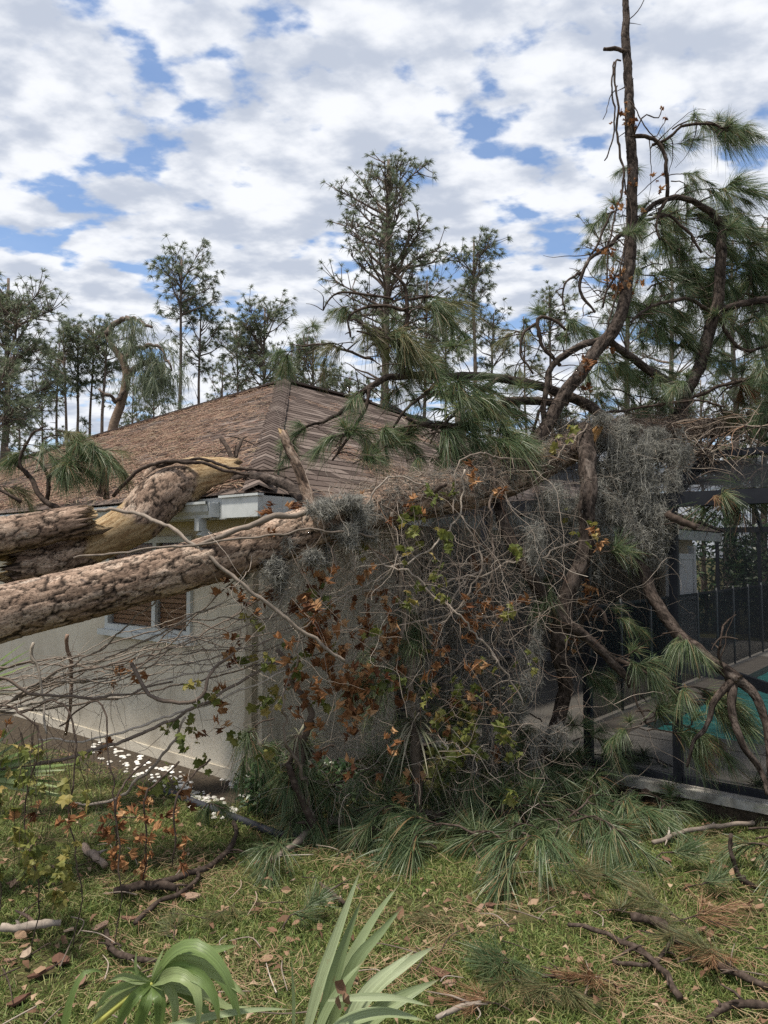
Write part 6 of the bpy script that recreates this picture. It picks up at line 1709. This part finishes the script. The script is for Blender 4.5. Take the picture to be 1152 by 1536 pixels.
# bark chips
def chip_mesh(seed):
    rg_ = random.Random(seed); n_ = 9; top_, bot = [], []
    for k in range(n_):
        a = k / n_ * 6.283; r = rg_.uniform(.6, 1.1); x, y = r * math.cos(a) * .5, r * math.sin(a) * .30
        z = -.5 * y * y + rg_.uniform(-.02, .03)
        top_.append((x, y, z + .09)); bot.append((x * .95, y * .95, z))
    v = top_ + bot + [(0, 0, .12), (0, 0, .02)]; f = []
    for k in range(n_):
        k2 = (k + 1) % n_; f += [(k, k2, 2 * n_), (n_ + k2, n_ + k, 2 * n_ + 1), (k, n_ + k, n_ + k2, k2)]
    me = np_mesh('bark_chip', v, f); me.materials.append(M['chip']); return me
CH = [chip_mesh(i) for i in range(6)]
chips = [(285, 1345, .20), (195, 1378, .15), (60, 1460, .2), (90, 1440, .17), (105, 1395, .14), (40, 1430, .13), (735, 1358, .15), (720, 1362, .12), (150, 1390, .13), (85, 1300, .15), (20, 1325, .13), (250, 1400, .10), (1120, 1358, .12), (880, 1345, .10), (660, 1460, .16), (675, 1475, .12), (1050, 1395, .12), (510, 1350, .08), (440, 1320, .1), (120, 1470, .14), (170, 1500, .12), (300, 1290, .1), (870, 1230, .1), (1000, 1290, .12), (1130, 1290, .1), (30, 1500, .17), (15, 1440, .13)]
for (x, y, s) in chips:
    tag(inst('bark_chip', random.choice(CH), G(x, y, .025), (random.gauss(0, .2), random.gauss(0, .2), random.uniform(0, 6.28)), s * random.uniform(.5, .85)), 'curved flake of pine bark lying on the lawn', 'bark chip', 'bark flakes on the lawn')
# sticks on the lawn
sticks = [
 ('curved bare stick bending from the rubber edging onto the lawn', [(352, 1238, 2.5), (352, 1262, 3), (335, 1290, 3.4), (300, 1312, 4), (250, 1330, 4.4), (180, 1340, 5)]),
 ('forked dark stick lying above the young fan palm', [(298, 1306, 2.5), (292, 1330, 3), (260, 1350, 3.2), (225, 1370, 3.2), (203, 1393, 3)]),
 ('short dark bent stick just behind the young fan palm', [(158, 1402, 3), (165, 1425, 3.6), (185, 1442, 3.8), (235, 1447, 3)]),
 ('long dark branch lying across the lawn in front of the fan shaped green boughs', [(850, 1393, 2.5), (905, 1405, 3.2), (945, 1425, 4), (985, 1455, 4.6), (1020, 1505, 4.6)]),
 ('thick rough branch lying beside the brown needle tufts on the lawn', [(945, 1385, 5.5), (985, 1392, 6), (1010, 1415, 6), (1050, 1440, 5), (1110, 1470, 4.4), (1160, 1492, 4)]),
 ('upright thin branch leaning on the lawn by the far right boughs', [(1094, 1250, 2.4), (1098, 1290, 3), (1112, 1318, 3.4), (1135, 1338, 3)]),
 ('short thick stick at the lower lawn edge', [(1060, 1534, 4), (1095, 1518, 5), (1130, 1518, 5), (1160, 1524, 5)]),
 ('straight thin stick beside the blue green bough', [(812, 1468, 2.6), (840, 1472, 2.8), (862, 1482, 2.4)]),
 ('pale short stick in front of the fan palm leaf', [(655, 1534, 3.4), (690, 1520, 3.6), (722, 1510, 3)]),
 ('curved thin branch beside the long dark branch on the lawn', [(1010, 1405, 2.4), (985, 1448, 2.8), (950, 1455, 3), (920, 1445, 2.6), (960, 1425, 2)]),
 ('grey limb arching along the ground under the vine curtain', [(400, 1300, 3), (440, 1275, 4), (480, 1245, 5), (540, 1232, 6), (600, 1226, 6.5), (660, 1232, 6.5), (710, 1222, 6.5), (760, 1190, 7)]),
 ('brown log lying beside the white slab edge', [(965, 1200, 6), (1000, 1196, 9), (1040, 1192, 10), (1075, 1190, 9)]),
 ('dark broken limb sticking up beside the white slab edge', [(888, 1182, 9), (900, 1170, 9), (916, 1155, 8), (946, 1136, 5)]),
 ('pale bent stick among the boughs below the slab edge', [(980, 1270, 3), (1030, 1252, 3), (1070, 1246, 3), (1130, 1240, 3)]),
 ('forked grey stick below the brown log', [(880, 1270, 3), (905, 1235, 3.4), (935, 1205, 4), (955, 1190, 4)]),
 ('thin stick on the lawn left of the fan palm leaf', [(480, 1330, 2), (500, 1345, 2.4), (515, 1360, 2.4)]),
 ('weathered grey stick on the lawn below the leafy grapevine', [(125, 1275, 4), (140, 1290, 5), (158, 1305, 4)]),
 ('pale split stick on the lawn below the withered vine', [(0, 1400, 5), (50, 1398, 6), (92, 1392, 4)]),
 ('thin stick beside the reddish bark flake', [(170, 1345, 4), (205, 1338, 6), (240, 1338, 6), (265, 1342, 4)]),
 ('stick leaning from the corner shrub to the vine curtain', [(430, 1145, 4), (445, 1185, 4.6), (462, 1222, 5), (468, 1262, 5)]),
]
for lab, pth in sticks:
    pts, rr = [], []
    up_ = 'sticking up' in lab or 'leaning' in lab
    d0 = G(pth[-1][0], pth[-1][1]).y if 'leaning' in lab else G(pth[0][0], pth[0][1]).y
    for (x, y, r) in pth:
        if up_:
            p = W(x, y, d0); p.z = max(p.z, .02)
        else:
            p = G(x, y, .03)
        rad_ = r * p.y / F; 
        rad_ *= 1.15
        if not up_: p.z = rad_ + .040
        pts.append(p); rr.append(rad_)
    L0 = sum((a - b).length for a, b in zip(pts[:-1], pts[1:])); P_, R_, _ = catmull(pts, rr, max(14, int(L0 / .03)))
    P_ = [q + noise.noise_vector(q * 11) * .014 for q in P_]; R_ = [a * (1 + .3 * noise.noise(q * 30)) for a, q in zip(R_, P_)]
    mb = MB(); mb.tube(P_, R_, 8)
    for _ in range(3):
        i = random.randrange(3, len(P_) - 2); e = P_[i] + Vector((random.gauss(0, .07), random.gauss(0, .06), abs(random.gauss(.02, .02)))); mb.tube([P_[i], P_[i].lerp(e, .5) + Vector((.008, 0, .008)), e], [R_[i] * .55, R_[i] * .4, R_[i] * .2], 5)
    o = mb.build('fallen_stick', M['vine'] if 'pale' in lab or 'grey' in lab else M['twig'], None, True)
    tag(o, lab, 'stick', 'sticks on the lawn')
small = MB
for k in range(70):
    p = G(random.uniform(0, 1152), random.uniform(1265, 1530), .05); a = random.uniform(0, 6.28); L = random.uniform(.08, .3)
    e = p + Vector((math.cos(a) * L, math.sin(a) * L, random.uniform(-.01, .02))); m_ = p.lerp(e, .5) + Vector((random.gauss(0, .02), random.gauss(0, .02), .012))
    mb = MB(); q, r_, _ = catmull([p, m_, e], [.0035, .003, .0018], 9); mb.tube(q, r_, 5)
    tag(mb.build('twig', random.choice((M['vine'], M['twig'], M['litter'])), None, True), 'small loose twig lying in the lawn grass', 'twig', 'small twigs on the lawn')

# ================================================================== pine boughs on the ground
gb_ = [(850, 1250, 1.35, -50, 'F'), (870, 1275, 1.25, -90, 'F'), (820, 1240, 1.2, -110, 'F'), (930, 1205, 1.2, -70, 'F'), (960, 1215, 1.1, -40, 'F'), (800, 1270, 1.2, 190, 'F'), (1145, 1275, 1.1, -120, 'F'), (890, 1172, 1.1, -60, 'F'), (915, 1178, 1.1, -100, 'F'), (975, 1182, 1.0, -90, 'F'), (1010, 1192, 1.0, -70, 'F'), (1060, 1200, 1.1, -120, 'F'), (1125, 1212, 1.1, -90, 'F'), (1150, 1222, 1.1, -60, 'D'), (870, 1165, 1.1, -80, 'F'), (860, 1258, 1.35, -40, 'F'), (845, 1262, 1.2, -120, 'F'), (880, 1262, 1.2, -70, 'F'), (875, 1318, 1.15, -70, 'F'), (855, 1315, 1.0, -110, 'D'), (800, 1205, 1.2, -90, 'F'), (815, 1215, 1.1, -60, 'F'), (850, 1185, 1.2, -80, 'F'), (940, 1172, 1.2, -80, 'F'), (955, 1178, 1.1, -40, 'F'), (925, 1215, 1.25, -80, 'F'), (905, 1205, 1.2, -120, 'F'), (1085, 1190, 1.1, -80, 'D'), (1100, 1195, 1.1, -60, 'F'), (1140, 1290, 1.2, -100, 'F'), (1150, 1300, 1.1, -160, 'F'), (790, 1470, 1.05, 170, 'F'), (770, 1455, .9, 160, 'F'), (800, 1480, .9, -160, 'D'), (700, 1285, 1.2, 160, 'F'), (720, 1295, 1.2, 120, 'F'), (640, 1290, 1.1, -90, 'F'), (560, 1262, 1.2, -70, 'F'), (540, 1270, 1.1, -110, 'F'), (460, 1240, 1.1, -90, 'F'), (620, 1240, 1.2, -60, 'F'), (500, 1240, 1.2, -90, 'F'), (750, 1300, 1.2, -150, 'F'), (790, 1300, 1.2, 200, 'F'), (960, 1392, .9, -20, 'D'), (1015, 1388, 1.0, 10, 'B'), (1030, 1395, 1.0, 40, 'D'), (1060, 1430, 1.1, -150, 'D'), (1075, 1440, .9, -60, 'B'), (590, 1255, 1.1, -90, 'F'), (780, 1250, 1.2, -90, 'F'), (900, 1235, 1.2, -80, 'F'), (1110, 1225, 1.1, -90, 'F'), (1040, 1205, 1.1, -90, 'F'), (930, 1490, .9, 170, 'B'), (900, 1380, .8, -60, 'D'), (670, 1240, 1.2, -90, 'F'), (730, 1225, 1.2, -80, 'F'), (840, 1215, 1.2, -60, 'F'), (420, 1290, 1.0, -90, 'F'), (350, 1365, .9, -80, 'D'), (430, 1400, .9, 30, 'F'), (330, 1255, .8, 180, 'F'), (210, 1250, .8, 150, 'F'), (1000, 1235, 1.1, -90, 'F'), (980, 1310, .9, -20, 'F'), (680, 1380, .8, 180, 'D'), (1030, 1345, .9, 20, 'F'), (270, 1420, .8, 120, 'D'), (880, 1500, .9, 180, 'D'), (1110, 1465, 1.0, 160, 'D'), (760, 1530, .9, 150, 'B')]
fl = {'F': FLAT, 'D': FLATD, 'B': FLATB}
lab = {'F': 'fresh green pine needle bough lying on the ground below the fallen pine', 'D': 'faded yellow green pine needle bough lying on the lawn', 'B': 'dry orange brown pine needle bough lying on the lawn'}
grp = {'F': 'green needle boughs on the ground', 'D': 'faded needle boughs on the ground', 'B': 'brown needle boughs on the ground'}
for (x, y, s, az, k) in gb_:
    lift = random.uniform(.015, .045) if y > 1310 else random.uniform(.05, .22)
    p = G(x, y, .0); p.z = lift
    o = inst('pine_bough', random.choice(fl[k] if lift < .08 else {'F': HANG, 'D': DULL, 'B': BROWN}[k]), p, (random.uniform(-.2, .2), random.uniform(-.25, .05), R(az + random.gauss(0, 55))), s * random.uniform(.8, 1.15) * (.72 if y > 1310 else 1))
    if k != 'F': tag(o, lab[k], 'pine bough', grp[k])
    elif y < 1225 and x > 880: tag(o, 'green pine bough lying along the white pool slab edge', 'pine bough', 'green boughs by the slab edge')
    elif y < 1290: tag(o, 'green pine bough on the ground at the foot of the vine curtain', 'pine bough', 'green boughs at the foot of the vines')
    elif x < 560: tag(o, 'small green pine bough on the lawn near the young fan palm', 'pine bough', 'green boughs near the fan palm')
    else: tag(o, 'green pine bough lying out on the open lawn', 'pine bough', 'green boughs on the open lawn')
# heap of boughs in the dark middle under the vines
heap = [(650, 1070, 5.6), (690, 1090, 5.6), (720, 1110, 5.7), (750, 1080, 5.7), (780, 1100, 5.8), (670, 1130, 5.6), (740, 1140, 5.7), (800, 1080, 5.8), (820, 1150, 5.85), (850, 1140, 5.9), (690, 1180, 5.6), (640, 1110, 5.5), (860, 1165, 5.9), (840, 1180, 5.8), (900, 1150, 5.9), (760, 1130, 5.7), (710, 1060, 5.7), (500, 1120, 5.5), (470, 1130, 5.4), (530, 1150, 5.4), (560, 1140, 5.5), (600, 1150, 5.5), (640, 1170, 5.5), (490, 1170, 5.3), (520, 1190, 5.3), (570, 1190, 5.3), (620, 1210, 5.3), (660, 1210, 5.4), (700, 1200, 5.5), (450, 1190, 5.3), (740, 1180, 5.6), (770, 1160, 5.7), (800, 1120, 5.8), (780, 1190, 5.7), (600, 990, 5.6), (620, 960, 5.6), (640, 1000, 5.6), (590, 1040, 5.6), (540, 1030, 5.5), (400, 1080, 5.4), (395, 1120, 5.4), (630, 930, 5.6), (480, 1210, 5.2), (545, 1215, 5.2), (700, 1150, 5.6)]
for (x, y, d) in heap:
    p = W(x + random.uniform(-10, 10), y, d + random.uniform(-.1, .1)); p.z = max(p.z, .08)
    o = inst('pine_bough', random.choice(HANG + TUFT), p, (random.uniform(-.3, .3), random.uniform(-.2, .4), R(random.uniform(0, 360))), random.uniform(.85, 1.15))
    tag(o, 'green pine bough caught in the heap under the hanging vine curtain', 'pine bough', 'boughs heaped under the vine curtain')
